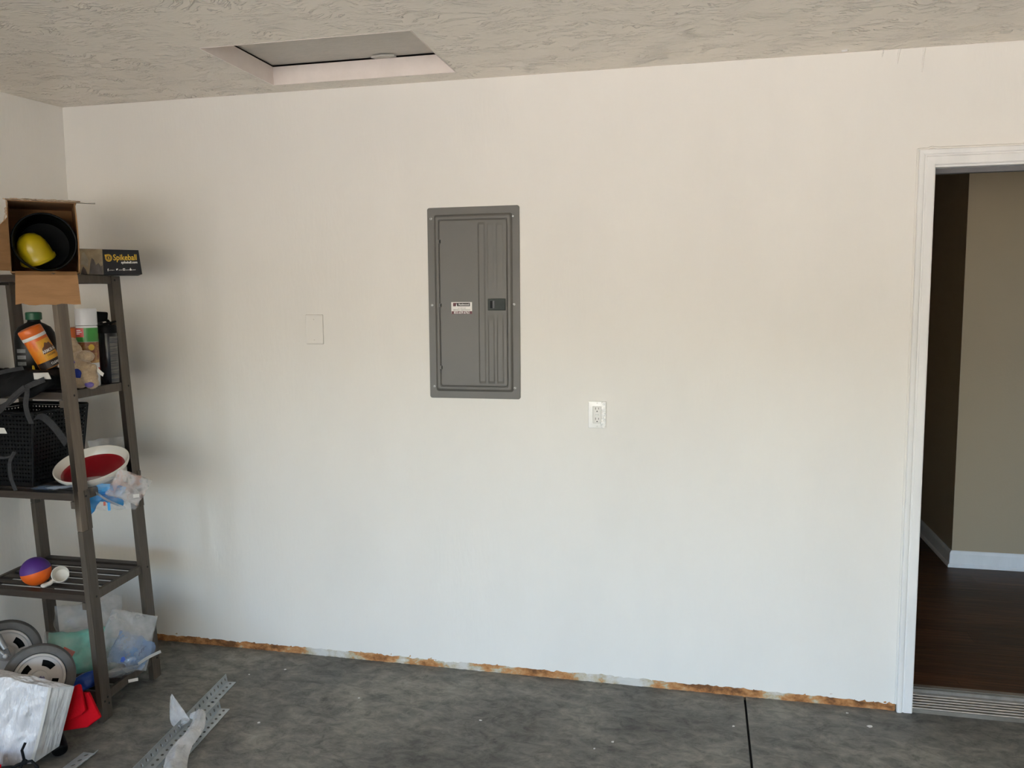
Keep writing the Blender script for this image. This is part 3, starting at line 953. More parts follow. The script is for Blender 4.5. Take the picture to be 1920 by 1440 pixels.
for x, y, z in hole + [(SX1, SY0 + 0.045, 0.060), (SX1, SY0 + 0.02, 0.078)]:
    p_ = T((x + (0.0034 if 0.76 < z < 0.915 and y > SY0 + 0.036 and not (SY1 - PD < y < SY1 - PD + 0.036) else 0.0004), y, z))
    mb = MB(); mb.lathe([(0.0045, -0.002), (0.0045, 0.0004)], 12, axis_frame(p_, (1, 0, 0.058))); mb.build('bolt_hole', M['hole'], shelf)
for i, z in enumerate(SZ):
    for xa in (SX0 + PW, SX1 - PW - 0.019):        # side rails inside the posts
        mb = MB(); mb.box((xa, SY0 + 0.004, z - 0.062), (xa + 0.019, SY0 + 0.045, z - 0.034)); mb.deform(T); mb.build('cleat', M['wood'], shelf, bevel=0.001)
    for xa in (SX0 + 0.004, SX1 - 0.020):          # rail between front and rear post
        mb = MB(); mb.box((xa, SY0 + PD, z - 0.034), (xa + 0.016, SY1 - PD, z)); mb.deform(T); mb.build('side_rail', M['wood'], shelf, bevel=0.0015)
    n = 7
    pitch = (SY1 - SY0 - 0.006 + 0.0235) / n
    for k in range(n):
        y0 = SY0 + 0.003 + k * pitch
        xa, xb = SX0 + PW + 0.001, SX1 - PW - 0.001
        zz = z - 0.003
        mb = MB(); mb.box((xa, y0, zz - (0.028 if k in (0, n - 1) else 0.007)), (xb, y0 + pitch - 0.0235, zz)); mb.deform(T)
        mb.build('slat', M['wood_slat'], shelf, bevel=0.0015)
#PART3
# ================================================================== THINGS ON THE SHELF
VR = V((0.737, 0.676, 0.0))          # roughly along the shelf's diagonal, the way most things here are turned
VB = V((-0.676, 0.737, 0.0))
VN = -VB
UP = V((0, 0, 1))


def sector(mbx, r, z0, z1, a0, a1, xf, n=10):
    """a bent label patch on a can"""
    vs, fs = [], []
    for k in range(n + 1):
        a = math.radians(a0 + (a1 - a0) * k / n)
        for z in (z0, z1):
            vs.append((r * math.cos(a), r * math.sin(a), z))
    for k in range(n):
        fs.append((2 * k, 2 * k + 2, 2 * k + 3, 2 * k + 1))
    return mbx.add(vs, fs, xf)


def sector_var(mbx, r, a0, a1, zlo, zhi, xf, n=16):
    vs, fs = [], []
    for k in range(n + 1):
        a = math.radians(a0 + (a1 - a0) * k / n)
        for z in (zlo(k / n), zhi(k / n)):
            vs.append((r * math.cos(a), r * math.sin(a), z))
    for k in range(n):
        fs.append((2 * k, 2 * k + 2, 2 * k + 3, 2 * k + 1))
    return mbx.add(vs, fs, xf)


def text_cyl(body, mat, parent, xf, r, ang, z, size, bold=0.0, sx=1.0):
    o = text(body, 'lettering', mat, parent, Matrix.Identity(4), size, 'CENTER', bold, sx, 0.0002)
    org = ORG[parent.name]
    for vtx in o.data.vertices:
        q = vtx.co + org
        a = math.radians(ang) + q.x / r
        rr = r + q.z + 0.0004
        vtx.co = (xf @ V((rr * math.cos(a), rr * math.sin(a), z + q.y))) - org
    return o


def pillow(O, X, Y, w, h, t, amp=0.01, freq=14, seed=0.0, nu=34, nv=28, power=0.55, edge=0.01, ridge=0.5):
    """a soft sealed bag: two wrinkled sheets joined at their edges"""
    X, Y = V(X).normalized(), V(Y).normalized()
    N = X.cross(Y).normalized()
    Y = N.cross(X)
    O = V(O)
    vs, fs = [], []
    top, bot = {}, {}
    for i in range(nu + 1):
        for j in range(nv + 1):
            u, v = i / nu, j / nv
            s = max(0.0, (1 - abs(2 * u - 1) ** 3) * (1 - abs(2 * v - 1) ** 3)) ** power
            q = V((u * w * freq + seed, v * h * freq + seed * 1.7, seed))
            du = edge * fbm((q.x * 0.6, q.y * 0.6, 3.3)); dv = edge * fbm((q.x * 0.6, q.y * 0.6, 7.1))
            wr = amp * (fbm(q, 1.0, 4) * (1 - ridge) + ridge * (0.35 - abs(noise.noise(q * 1.6)) * 1.6))
            wr2 = amp * (fbm(q + V((9, 4, 2)), 1.0, 4) * (1 - ridge) + ridge * (0.35 - abs(noise.noise(q * 1.5 + V((3, 8, 1)))) * 1.6))
            base = O + X * (w * (u - 0.5) + du) + Y * (h * (v - 0.5) + dv)
            rim = i in (0, nu) or j in (0, nv)
            lift = N * (0.6 * amp * fbm(q * 0.5))
            vs.append(base + lift + N * (0 if rim else t * s * 0.5 + wr)); top[i, j] = len(vs) - 1
            if rim: bot[i, j] = top[i, j]
            else:
                vs.append(base + lift - N * max(0.001, t * s * 0.5 + wr2)); bot[i, j] = len(vs) - 1
    for i in range(nu):
        for j in range(nv):
            fs.append((top[i, j], top[i + 1, j], top[i + 1, j + 1], top[i, j + 1]))
            fs.append((bot[i, j + 1], bot[i + 1, j + 1], bot[i + 1, j], bot[i, j]))
    return MB().add(vs, fs)


def ribbon(pts, width, wdir, thick=0.0015, sub=5):
    """a flat strap swept along a smoothed path"""
    P = [V(p) for p in pts]
    path = []
    n = len(P)
    for i in range(n - 1):
        p0, p1, p2, p3 = P[max(i - 1, 0)], P[i], P[i + 1], P[min(i + 2, n - 1)]
        for k in range(sub):
            t = k / sub
            path.append(0.5 * ((2 * p1) + (p2 - p0) * t + (2 * p0 - 5 * p1 + 4 * p2 - p3) * t * t + (3 * p1 - p0 - 3 * p2 + p3) * t ** 3))
    path.append(P[-1])
    wd = V(wdir).normalized() if not isinstance(wdir, list) else None
    L = len(path) - 1

    def fn(u, v):
        i = min(L, int(round(u * L)))
        d = wd
        if wd is None:
            q = u * (len(wdir) - 1); a = int(min(q, len(wdir) - 2)); f_ = q - a
            d = (V(wdir[a]) * (1 - f_) + V(wdir[a + 1]) * f_).normalized()
        return path[i] + d * (width * (v - 0.5))
    return MB().grid(fn, L, 2, thick)


# ------------------------------------------------------------------ cardboard box with a tub and a yellow dish in it
M['card'] = pmat('brown_cardboard', (0.35, 0.185, 0.078), rough=0.8, var=(0.30, 0.158, 0.066), vscale=9, stretch=(1, 1, 6), bump=0.04, bscale=60)
M['card_edge'] = pmat('torn_cardboard_edge', (0.42, 0.33, 0.24), rough=0.9, var=(0.33, 0.23, 0.15), vscale=50)
M['card_white'] = pmat('pale_cardboard_liner', (0.52, 0.49, 0.43), rough=0.8, var=(0.45, 0.42, 0.36), vscale=50)
BO = V((0.527, -0.745, SZ[0] + 0.001))
BF = frame(BO, VR, VB, UP)            # local x right, y to the back, z up
bw2, bh, bd, ct = 0.114, 0.264, 0.30, 0.004
cb = thing('cardboard_box', 'open brown cardboard box on its side on the top shelf, flap hanging down', 'box', tuple(BO + VB * 0.15))
mb = MB(); mb.box((-bw2, 0, 0), (bw2, bd, ct), BF); mb.build('bottom_panel', M['card'], cb)
mb = MB(); mb.box((-bw2, 0, bh - ct), (bw2, bd, bh), BF); mb.build('top_panel', M['card'], cb)
mb = MB(); mb.box((-bw2, 0, ct), (-bw2 + ct, bd, bh - ct), BF); mb.build('side_panel', M['card'], cb)


def bowed(u, v):
    return BF @ V((bw2 + 0.006 * math.sin(PI * (0.15 + 0.85 * v)) - 0.004, u * bd, v * bh))


mb = MB(); mb.grid(bowed, 6, 12, 0.004); mb.build('side_panel', M['card'], cb, smooth=40)
mb = MB(); mb.box((-bw2, bd - ct, ct), (bw2, bd, bh - ct), BF); mb.build('back_panel', M['card'], cb)
# flaps
mb = MB(); mb.grid(lambda u, v: BF @ V((-0.098 + 0.2 * u - 0.006 * v * (1 - 2 * u), -0.004 - 0.036 * min(1, v * 7) - 0.006 * v, 0.002 - 0.120 * v + 0.006 * fbm((u * 6, v, 4)) * (1 if v > 0.9 else 0))), 10, 8, 0.004)
o = mb.build('bottom_flap', M['card'], cb, smooth=40)
mb = MB(); mb.grid(lambda u, v: BF @ V((-bw2 - 0.058 * u, -0.060 * u - 0.002, 0.006 + (bh - 0.07 - 0.075 * u + 0.010 * fbm((u * 7, v * 9, 2)) * (1 if v > 0.9 else 0)) * v)), 8, 10, 0.004)
mb.build('side_flap', M['card'], cb, smooth=40)


def topflap(u, v):
    x = -bw2 - 0.008 + u * (2 * bw2 + 0.020)
    torn_ = 0.05 + 0.018 * fbm((u * 5, 3.1, 0)) + 0.008 * fbm((u * 31, 1.1, 0))
    return BF @ V((x, -torn_ * v, bh + 0.001 - 0.10 * torn_ * v + 0.004 * fbm((u * 9, v * 3, 8))))


mb = MB(); mb.grid(topflap, 40, 6, 0.004); mb.build('top_flap', M['card_edge'], cb, smooth=40)
mb = MB(); mb.grid(lambda u, v: BF @ V((bw2 - 0.02 + 0.084 * u, 0.01 + 0.03 * v - 0.02 * u, bh + 0.004 - 0.002 * u)), 6, 3, 0.003); mb.build('loose_flap', M['card_white'], cb)
mb = MB(); mb.grid(lambda u, v: BF @ V((-bw2 + 0.004 - 0.016 * (1 - v) ** 2 + 0.006 * fbm((v * 9, 2, 1)), -0.004 + 0.004 * u, bh * (0.66 + 0.33 * v))), 3, 14, 0.004); mb.build('torn_edge', M['card_edge'], cb)

M['tub'] = pmat('black_plastic_tub', (0.0022, 0.0022, 0.0022), rough=0.5, spec=0.12, var=(0.003, 0.003, 0.003))
TR = 0.1095
TF = axis_frame(BO + VB * 0.022 + UP * (ct + TR + 0.0015) + VR * 0.001, VB)
mb = MB(); mb.lathe([(TR - 0.006, 0.0), (TR - 0.002, -0.001), (TR, 0.003), (TR - 0.001, 0.010), (TR - 0.005, 0.014), (TR - 0.008, 0.05), (TR - 0.014, 0.25), (0.02, 0.255), (0.015, 0.247), (TR - 0.020, 0.243), (TR - 0.011, 0.04), (TR - 0.008, 0.006), (TR - 0.006, 0.0)], 48, TF, cap=False)
tag(mb.build('black_tub', M['tub'], smooth=40), 'round black plastic tub lying inside the cardboard box', 'tub')
M['yellow'] = pmat('glossy_yellow_plastic', (0.50, 0.375, 0.008), rough=0.28, spec=0.5, var=(0.52, 0.39, 0.010), vscale=6)
YC = BO + VB * 0.115 + VR * (-0.030) + UP * 0.076
YF_ = axis_frame(YC, VN * 0.30 - VR * 0.34 + UP * 0.88)
mb = MB()
mb.lathe([(0.060, -0.030), (0.0635, -0.026), (0.0635, -0.017), (0.0605, -0.013), (0.0590, -0.010), (0.057, 0.014), (0.052, 0.038), (0.043, 0.058), (0.029, 0.073), (0.013, 0.080), (0.0, 0.081)], 40, YF_, cap=False)
mb.lathe([(0.060, -0.030), (0.055, -0.026), (0.053, -0.008), (0.048, 0.030), (0.037, 0.054), (0.0, 0.074)], 40, YF_, cap=False)
tag(mb.build('yellow_dish', M['yellow'], smooth=35), 'glossy yellow plastic dish resting inside the black tub', 'dish')

# ------------------------------------------------------------------ ball game box with printed sides
M['box_black'] = pmat('black_printed_card', (0.012, 0.012, 0.015), rough=0.5, spec=0.25, var=(0.015, 0.015, 0.018))
M['box_photo'] = pmat('sepia_photo_print', (0.42, 0.34, 0.22), rough=0.5, spec=0.2, var=(0.30, 0.24, 0.155), vscale=14, vlo=0.45, vhi=0.6, coord='Object')
M['photo_dark'] = pmat('dark_sepia_print', (0.075, 0.060, 0.050), rough=0.45, var=(0.13, 0.105, 0.085), vscale=60, stretch=(1, 1, 0.3))
M['photo_pale'] = pmat('pale_sepia_print', (0.42, 0.37, 0.27), rough=0.45, var=(0.34, 0.30, 0.21), vscale=30)
M['gold'] = pmat('yellow_print', (0.80, 0.50, 0.02), rough=0.45, var=(0.75, 0.47, 0.02))
GO = V((0.563, -0.439, SZ[0] + 0.001)) - VR * 0.114
GF = frame(GO, VR, VB, UP)
GW, GH, GD = 0.229, 0.104, 0.15
gb = thing('game_box', 'low black and sepia printed game box lettered in yellow, beside the cardboard box', 'box', tuple(GO + VR * 0.11 + VB * 0.07))
mb = MB(); mb.hexa([GF @ V(c) for c in [(0, 0, 0), (GW + 0.002, 0, 0.004), (GW, GD, 0.002), (0, GD, 0), (0.002, 0, GH), (GW - 0.008, 0, GH - 0.001), (GW - 0.008, GD, GH), (0, GD, GH)]])
mb.build('carton', M['box_black'], gb, bevel=0.0012)
mb = MB(); mb.box((0.001, -0.0008, 0.002), (0.086, 0.0, GH - 0.001), GF); mb.build('photo_print', M['box_photo'], gb)
FF = GF @ Matrix(((1, 0, 0, 0), (0, 0, -1, -0.0009), (0, 1, 0, 0), (0, 0, 0, 1)))     # local x right, y up, z towards the viewer
rn = random.Random(5)
for poly in ([(0.004, 0.002), (0.028, 0.002), (0.022, 0.022), (0.014, 0.034), (0.008, 0.020)], [(0.034, 0.003), (0.040, 0.045), (0.046, 0.068), (0.054, 0.060), (0.060, 0.040), (0.070, 0.048), (0.078, 0.034), (0.084, 0.040), (0.085, 0.003)]):
    mb = MB(); mb.prism(poly, 0, 0.0003, FF); mb.build('photo_shade', M['photo_dark'], gb)
mb = MB(); mb.prism([(0.004, 0.040), (0.012, 0.086), (0.020, 0.092), (0.034, 0.060), (0.030, 0.028), (0.016, 0.040)], 0, 0.0003, FF); mb.build('photo_light', M['photo_pale'], gb)
LF = FF @ Matrix.Translation((0.086, 0, 0)) @ Matrix.Rotation(math.radians(1.5), 4, 'Z')
text('Spikeball', 'lettering', M['gold'], gb, LF @ Matrix.Translation((0.040, 0.059, 0)), 0.0335, 'LEFT', 0.0004, 0.765)
for r0, r1 in ((0.0150, 0.0125), (0.0110, 0.0085)):
    mb = MB()
    vs, fs = [], []
    for k in range(28):
        a = 2 * PI * k / 28
        for r in (r0, r1):
            vs.append((0.0235 + r * 0.86 * math.cos(a), 0.0685 + r * math.sin(a), 0.0003))
    for k in range(28):
        a, b_ = 2 * k, 2 * ((k + 1) % 28)
        fs.append((a, b_, b_ + 1, a + 1))
    mb.add(vs, fs, LF); mb.build('logo_ring', M['gold'], gb)
mb = MB(); mb.prism([(0.0095, 0.0815), (0.0235, 0.0832), (0.0235, 0.0812), (0.0140, 0.0795), (0.0120, 0.0725), (0.0105, 0.0730)], 0, 0.0004, LF); mb.build('logo_ring', M['gold'], gb)
text('S', 'lettering', M['gold'], gb, LF @ Matrix.Translation((0.0236, 0.0632, 0)), 0.0150, 'CENTER', 0.0004)
text('spikeball.com', 'lettering', M['white_print'], gb, LF @ Matrix.Translation((0.0685, 0.0455, 0)), 0.0142, 'LEFT', 0.0003, 0.80)
for x, s in ((0.016, 'f'), ):
    text(s, 'lettering', M['white_print'], gb, LF @ Matrix.Translation((x, 0.0155, 0)), 0.0135, 'LEFT', 0.0006)
for x0, poly in ((0.047, [(0, 0.003), (0.003, 0.001), (0.006, 0.003), (0.008, 0.008), (0.006, 0.009), (0.004, 0.007), (0.001, 0.009), (0.002, 0.005)]),
                 (0.0735, [(0, 0), (0.0075, 0), (0.0075, 0.009), (0, 0.009)]), (0.0985, [(0, 0), (0.007, 0), (0.007, 0.006), (0.0045, 0.006), (0.004, 0.0105), (0.002, 0.0105), (0.002, 0.006), (0, 0.006)])):
    mb = MB(); mb.prism([(x0 + a, 0.0165 + b_) for a, b_ in poly], 0, 0.0003, LF); mb.build('icon', M['white_print'], gb)
mb = MB(); mb.prism([(0.0755, 0.0185), (0.0795, 0.0185), (0.0795, 0.0230), (0.0755, 0.0230)], 0.0003, 0.0005, LF); mb.build('icon_lens', M['box_black'], gb)
for x, s in ((0.0215, 'spikeballgame'), (0.057, 'spikeball'), (0.083, 'spikeball'), (0.107, 'spikeball')):
    text(s, 'lettering', M['white_print'], gb, LF @ Matrix.Translation((x, 0.0175, 0)), 0.0055 if x > 0.03 else 0.0048, 'LEFT', 0.0, 0.75)

# ------------------------------------------------------------------ bottles and cans on the second shelf
ZS = SZ[1] - 0.002
M['jug'] = pmat('black_jug_plastic', (0.005, 0.005, 0.0055), rough=0.35, spec=0.25, var=(0.013, 0.013, 0.014))
M['green_cap'] = pmat('dark_green_cap', (0.010, 0.105, 0.045), rough=0.4, var=(0.008, 0.09, 0.04))
M['label_grey'] = pmat('grey_label_print', (0.20, 0.21, 0.22), rough=0.5, var=(0.15, 0.155, 0.165), vscale=80)
JC = V((0.236, -0.505, ZS))
jug = thing('coolant_jug', 'black plastic jug with a green screw cap on the second shelf', 'jug', tuple(JC))
JF = frame(JC, VR, VB, UP)
mb = MB()
prof = [(0.072, 0.0), (0.076, 0.006), (0.076, 0.19), (0.073, 0.215), (0.060, 0.238), (0.038, 0.252), (0.027, 0.257), (0.024, 0.262), (0.024, 0.280)]
mb.lathe(prof, 32, JF @ Matrix.Diagonal((1, 0.62, 1, 1))); mb.build('body', M['jug'], jug, smooth=40)
mb = MB()
n = 40
mb.lathe([(0.029, 0.268), (0.0305, 0.270), (0.0305, 0.295), (0.028, 0.299), (0.02, 0.300)], n, JF); mb.build('cap', M['green_cap'], jug, smooth=25)
for k in range(4):
    mb = MB(); sector(mb, 0.0765, 0.135 - k * 0.026, 0.150 - k * 0.026, -150, -118, JF @ Matrix.Diagonal((1, 0.62, 1, 1)) @ Matrix.Diagonal((1.006, 1.01, 1, 1))); mb.build('label_mark', M['label_grey'], jug)

M['orange'] = pmat('orange_plastic', (0.72, 0.145, 0.012), rough=0.35, var=(0.66, 0.13, 0.012))
M['orange_label'] = pmat('orange_red_label', (0.70, 0.13, 0.012), rough=0.35, var=(0.78, 0.30, 0.02), vscale=9, stretch=(1, 1, 0.6), vlo=0.46, vhi=0.58)
M['white_band'] = pmat('white_plastic', (0.76, 0.745, 0.72), rough=0.35, var=(0.72, 0.705, 0.68))
M['label_yellow'] = pmat('yellow_orange_label', (0.78, 0.42, 0.03), rough=0.4, var=(0.70, 0.30, 0.03), vscale=20)
M['label_black'] = pmat('black_label', (0.018, 0.012, 0.012), rough=0.4, var=(0.03, 0.02, 0.016))
M['label_brown'] = pmat('dark_brown_label', (0.085, 0.030, 0.014), rough=0.4, var=(0.14, 0.06, 0.03), vscale=30)


def wipes(base, axis, h, r, label):
    t = thing('wipes_canister', label, 'canister', tuple(base))
    xf = axis_frame(base, axis, VB)
    mb = MB(); mb.lathe([(r * 0.93, 0), (r * 0.97, 0.004), (r * 0.97, h * 0.72), (r * 0.95, h * 0.74)], 32, xf); mb.build('body', M['orange_label'], t, smooth=35)
    mb = MB(); mb.lathe([(r * 0.99, h * 0.735), (r, h * 0.74), (r, h * 0.805), (r * 0.99, h * 0.81)], 32, xf); mb.build('band', M['white_band'], t, smooth=35)
    mb = MB(); mb.lathe([(r * 1.0, h * 0.81), (r * 1.01, h * 0.815), (r * 1.0, h * 0.955), (r * 0.94, h * 0.985), (r * 0.7, h), (0.01, h)], 32, xf); mb.build('lid', M['orange'], t, smooth=35)
    return t, xf


d_ax = (UP * 0.905 - VR * 0.42 + VN * 0.05)
w1, wf = wipes(V((0.452, -0.662, 1.388)), d_ax, 0.168, 0.0435, 'orange wipes canister leaning over between the jug and the front post')
# which way the label faces, measured in the canister's own frame
_c = wf.inverted().to_3x3() @ VN
LA = math.degrees(math.atan2(_c.y, _c.x))
rr = 0.0435 * 0.97
mb = MB(); sector(mb, rr + 0.0003, 0.030, 0.112, LA - 8, LA + 75, wf); mb.build('label_field', M['label_yellow'], w1)
mb = MB()
sector_var(mb, rr + 0.0006, LA - 2, LA + 76, lambda t: 0.057, lambda t: 0.066 + 0.030 * math.sin(PI * t) ** 0.8 + 0.003 * math.sin(20 * t), wf, 20); mb.build('label_badge', M['label_brown'], w1)
text_cyl('ARMOR ALL', M['white_print'], w1, wf, rr + 0.0006, LA + 40, 0.0605, 0.0165, 0.0003, 0.72)
mb = MB(); sector(mb, rr + 0.0005, 0.002, 0.030, LA - 70, LA + 80, wf, 18); mb.build('label_foot', M['label_black'], w1)
text_cyl('ORIGINAL', M['label_black'], w1, wf, rr + 0.0004, LA + 34, 0.045, 0.010, 0.0, 0.8)
text_cyl('CLEANING', M['white_print'], w1, wf, rr + 0.0006, LA + 40, 0.011, 0.013, 0.0002, 0.8)

w2, wf2 = wipes(V((0.400, -0.452, ZS)), UP, 0.236, 0.0385, 'upright orange-lidded wipes canister behind the plush dog')
M['red_label'] = pmat('red_label', (0.42, 0.022, 0.020), rough=0.4, var=(0.5, 0.06, 0.03), vscale=20)
mb = MB(); sector(mb, 0.0385 * 0.97 + 0.0004, 0.02, 0.168, -120, 20, wf2, 16); mb.build('label', M['red_label'], w2)

M['can_white'] = pmat('white_enamel_can', (0.70, 0.70, 0.72), rough=0.3, var=(0.66, 0.66, 0.68))
M['can_green'] = pmat('green_can_print', (0.030, 0.24, 0.030), rough=0.3, var=(0.026, 0.21, 0.028))
M['can_red'] = pmat('red_can_print', (0.52, 0.030, 0.025), rough=0.35, var=(0.47, 0.028, 0.024))
M['can_food'] = pmat('brown_food_photo_print', (0.20, 0.055, 0.020), rough=0.35, var=(0.48, 0.30, 0.10), vscale=26, vlo=0.45, vhi=0.62)
M['can_gold'] = pmat('yellow_can_print', (0.66, 0.42, 0.03), rough=0.35, var=(0.6, 0.38, 0.03))
SC = V((0.499, -0.520, ZS))
sp = thing('spray_can', 'white and green cooking spray can with white cap on the second shelf', 'spray can', tuple(SC))
sf = frame(SC, (1, 0, 0), (0, 1, 0), UP)
R_ = 0.0405
mb = MB(); mb.lathe([(R_ * 0.94, 0), (R_, 0.004), (R_, 0.236), (R_ * 0.97, 0.244)], 36, sf); mb.build('body', M['can_white'], sp, smooth=35)
mb = MB(); mb.lathe([(R_ * 0.99, 0.246), (R_ * 1.0, 0.248), (R_ * 0.985, 0.306), (R_ * 0.955, 0.3125), (R_ * 0.86, 0.3125), (R_ * 0.85, 0.308), (0.005, 0.307)], 36, sf); mb.build('cap', M['can_white'], sp, smooth=30)
mb = MB(); sector(mb, R_ + 0.0003, 0.180, 0.236, -150, 60, sf, 24); mb.build('label_green', M['can_green'], sp)
mb = MB(); sector(mb, R_ + 0.0006, 0.199, 0.235, -128, -66, sf); mb.build('label_red', M['can_red'], sp)
mb = MB(); sector(mb, R_ + 0.0003, 0.095, 0.179, -150, 60, sf, 24); mb.build('label_food', M['can_food'], sp)
mb = MB(); sector_var(mb, R_ + 0.0007, -47, -13, lambda t: 0.158 - 0.0125 * math.sin(PI * t) ** 0.5, lambda t: 0.158 + 0.0125 * math.sin(PI * t) ** 0.5, sf); mb.build('label_spot', M['can_gold'], sp)
mb = MB(); sector(mb, R_ + 0.0003, 0.060, 0.075, -150, 60, sf, 24); mb.build('label_stripe', M['can_red'], sp)
for k, (z, w_) in enumerate(((0.224, 30), (0.217, 36), (0.210, 24))):
    mb = MB(); sector(mb, R_ + 0.0008, z, z + 0.004, -112, -112 + w_, sf); mb.build('label_line', M['white_print'], sp)

M['can_dark'] = pmat('black_metal_can', (0.008, 0.008, 0.010), rough=0.24, spec=0.4, var=(0.010, 0.010, 0.013))
M['can_text'] = pmat('fine_grey_label_text', (0.045, 0.048, 0.055), rough=0.4, var=(0.16, 0.15, 0.13), vscale=40, stretch=(0.3, 0.3, 9), vlo=0.48, vhi=0.56)
KC = V((0.513, -0.420, ZS))
kc = thing('black_aerosol_can', 'tall black spray can with fine print at the end of the shelf', 'spray can', tuple(KC))
kf = frame(KC, (1, 0, 0), (0, 1, 0), UP)
R2 = 0.037
mb = MB(); mb.lathe([(R2 * 0.95, 0), (R2, 0.004), (R2, 0.205), (R2 * 0.96, 0.212)], 32, kf); mb.build('body', M['can_dark'], kc, smooth=35)
mb = MB(); mb.lathe([(R2 * 1.0, 0.211), (R2 * 1.02, 0.213), (R2 * 1.0, 0.238), (R2 * 0.92, 0.244), (0.006, 0.245)], 32, kf); mb.build('cap', M['tub'], kc, smooth=35)
mb = MB(); sector(mb, R2 + 0.0004, 0.006, 0.196, -40, 60, kf, 14); mb.build('label', M['can_text'], kc)
mb = MB(); sector(mb, R2 + 0.0004, 0.050, 0.160, -132, -118, kf, 4); mb.build('label_stripe', M['can_gold'], kc)
mb = MB(); mb.tube([KC + V((-0.015, -0.005, 0.246)), KC + V((0.01, 0.006, 0.252)), KC + V((0.034, 0.016, 0.259))], [0.006, 0.005, 0.0035], 8); mb.build('nozzle_straw', M['tub'], kc, smooth=40)

BC = V((0.440, -0.372, ZS))
sb = thing('trigger_bottle', 'black bottle with trigger sprayer head behind the white-capped can', 'bottle', tuple(BC))
bf_ = frame(BC, VR, VB, UP)
mb = MB(); mb.lathe([(0.028, 0), (0.030, 0.004), (0.030, 0.19), (0.024, 0.215), (0.013, 0.235), (0.013, 0.255)], 28, bf_); mb.build('body', M['jug'], sb, smooth=40)
mb = MB(); mb.hexa([bf_ @ V(c) for c in [(-0.020, -0.012, 0.252), (0.030, -0.010, 0.258), (0.030, 0.010, 0.258), (-0.020, 0.012, 0.252), (-0.018, -0.011, 0.300), (0.034, -0.009, 0.296), (0.034, 0.009, 0.296), (-0.018, 0.011, 0.300)]]); mb.build('sprayer_head', M['tub'], sb, bevel=0.006, segs=3)
mb = MB(); mb.tube([BC + VR * 0.028 + UP * 0.262, BC + VR * 0.042 + UP * 0.245, BC + VR * 0.044 + UP * 0.222], [0.007, 0.006, 0.004], 8); mb.build('trigger', M['tub'], sb, smooth=40)
mb = MB(); mb.box((-0.004, -0.0012, 0), (0.030, 0.0012, 0.205), frame((0.505, -0.372, ZS), VR, VB, UP + VR * -0.03)); tag(mb.build('white_card', M['white_band']), 'thin white card standing behind the black spray can', 'card')
mb = MB(); mb.tube([(0.400, -0.700, 1.392), (0.418, -0.716, 1.375), (0.446, -0.742, 1.344)], [0.004, 0.0055, 0.0045], 8)
tag(mb.build('yellow_pencil', M['yellow'], smooth=40), 'short yellow stick poking out beneath the leaning canister', 'stick')

# ------------------------------------------------------------------ plush dog
M['plush'] = pmat('beige_plush', (0.46, 0.345, 0.225), rough=0.95, var=(0.38, 0.28, 0.18), vscale=55, bump=0.5, bscale=190, sheen=0.3)
M['blue_patch'] = pmat('blue_felt_print', (0.020, 0.045, 0.30), rough=0.85, var=(0.018, 0.035, 0.24), vscale=60)
M['purple_patch'] = pmat('violet_felt_print', (0.075, 0.055, 0.26), rough=0.85, var=(0.15, 0.11, 0.30), vscale=40)
M['tag_white'] = pmat('white_cloth_tag', (0.60, 0.585, 0.55), rough=0.7, var=(0.52, 0.505, 0.475))
dog = thing('plush_dog', 'beige plush toy dog with blue patches slumped behind the front post', 'plush toy', (0.545, -0.618, ZS))
mb = MB()
for c, r in [((0.552, -0.612, 1.365), (0.040, 0.034, 0.052)), ((0.540, -0.612, 1.418), (0.036, 0.032, 0.030)), ((0.572, -0.622, 1.428), (0.033, 0.028, 0.022)), ((0.590, -0.628, 1.425), (0.022, 0.024, 0.020)),
             ((0.512, -0.606, 1.448), (0.026, 0.026, 0.030)), ((0.502, -0.604, 1.475), (0.018, 0.018, 0.024)), ((0.585, -0.622, 1.345), (0.032, 0.030, 0.036)), ((0.600, -0.628, 1.322), (0.026, 0.026, 0.024)),
             ((0.545, -0.628, 1.328), (0.036, 0.030, 0.028)), ((0.500, -0.612, 1.418), (0.032, 0.022, 0.020)), ((0.478, -0.612, 1.412), (0.020, 0.018, 0.019)), ((0.592, -0.610, 1.375), (0.018, 0.020, 0.022))]:
    mb.ellipsoid(c, r, 18, 12)
ob = mb.build('body', M['plush'], dog)
rm = ob.modifiers.new('remesh', 'REMESH'); rm.mode = 'VOXEL'; rm.voxel_size = 0.0038; rm.use_smooth_shade = True
sm = ob.modifiers.new('smooth', 'SMOOTH'); sm.iterations = 5
tx = bpy.data.textures.new('fur', 'CLOUDS'); tx.noise_scale = 0.006
dp = ob.modifiers.new('fur', 'DISPLACE'); dp.texture = tx; dp.strength = 0.004; dp.mid_level = 0.5
mb = MB(); mb.ellipsoid((0.549, -0.645, 1.357), (0.021, 0.008, 0.022), 18, 10); mb.build('patch', M['blue_patch'], dog, smooth=60)
mb = MB(); mb.ellipsoid((0.602, -0.645, 1.318), (0.020, 0.010, 0.013), 16, 10); mb.build('paw_patch', M['purple_patch'], dog, smooth=60)
mb = MB(); mb.ellipsoid((0.530, -0.635, 1.408), (0.012, 0.010, 0.010), 14, 8); mb.build('collar', M['purple_patch'], dog, smooth=60)
mb = ribbon([(0.604, -0.606, 1.380), (0.618, -0.602, 1.362), (0.634, -0.604, 1.352)], 0.014, (0.3, 0.2, 0.9), 0.0008); mb.build('care_tag', M['tag_white'], dog)

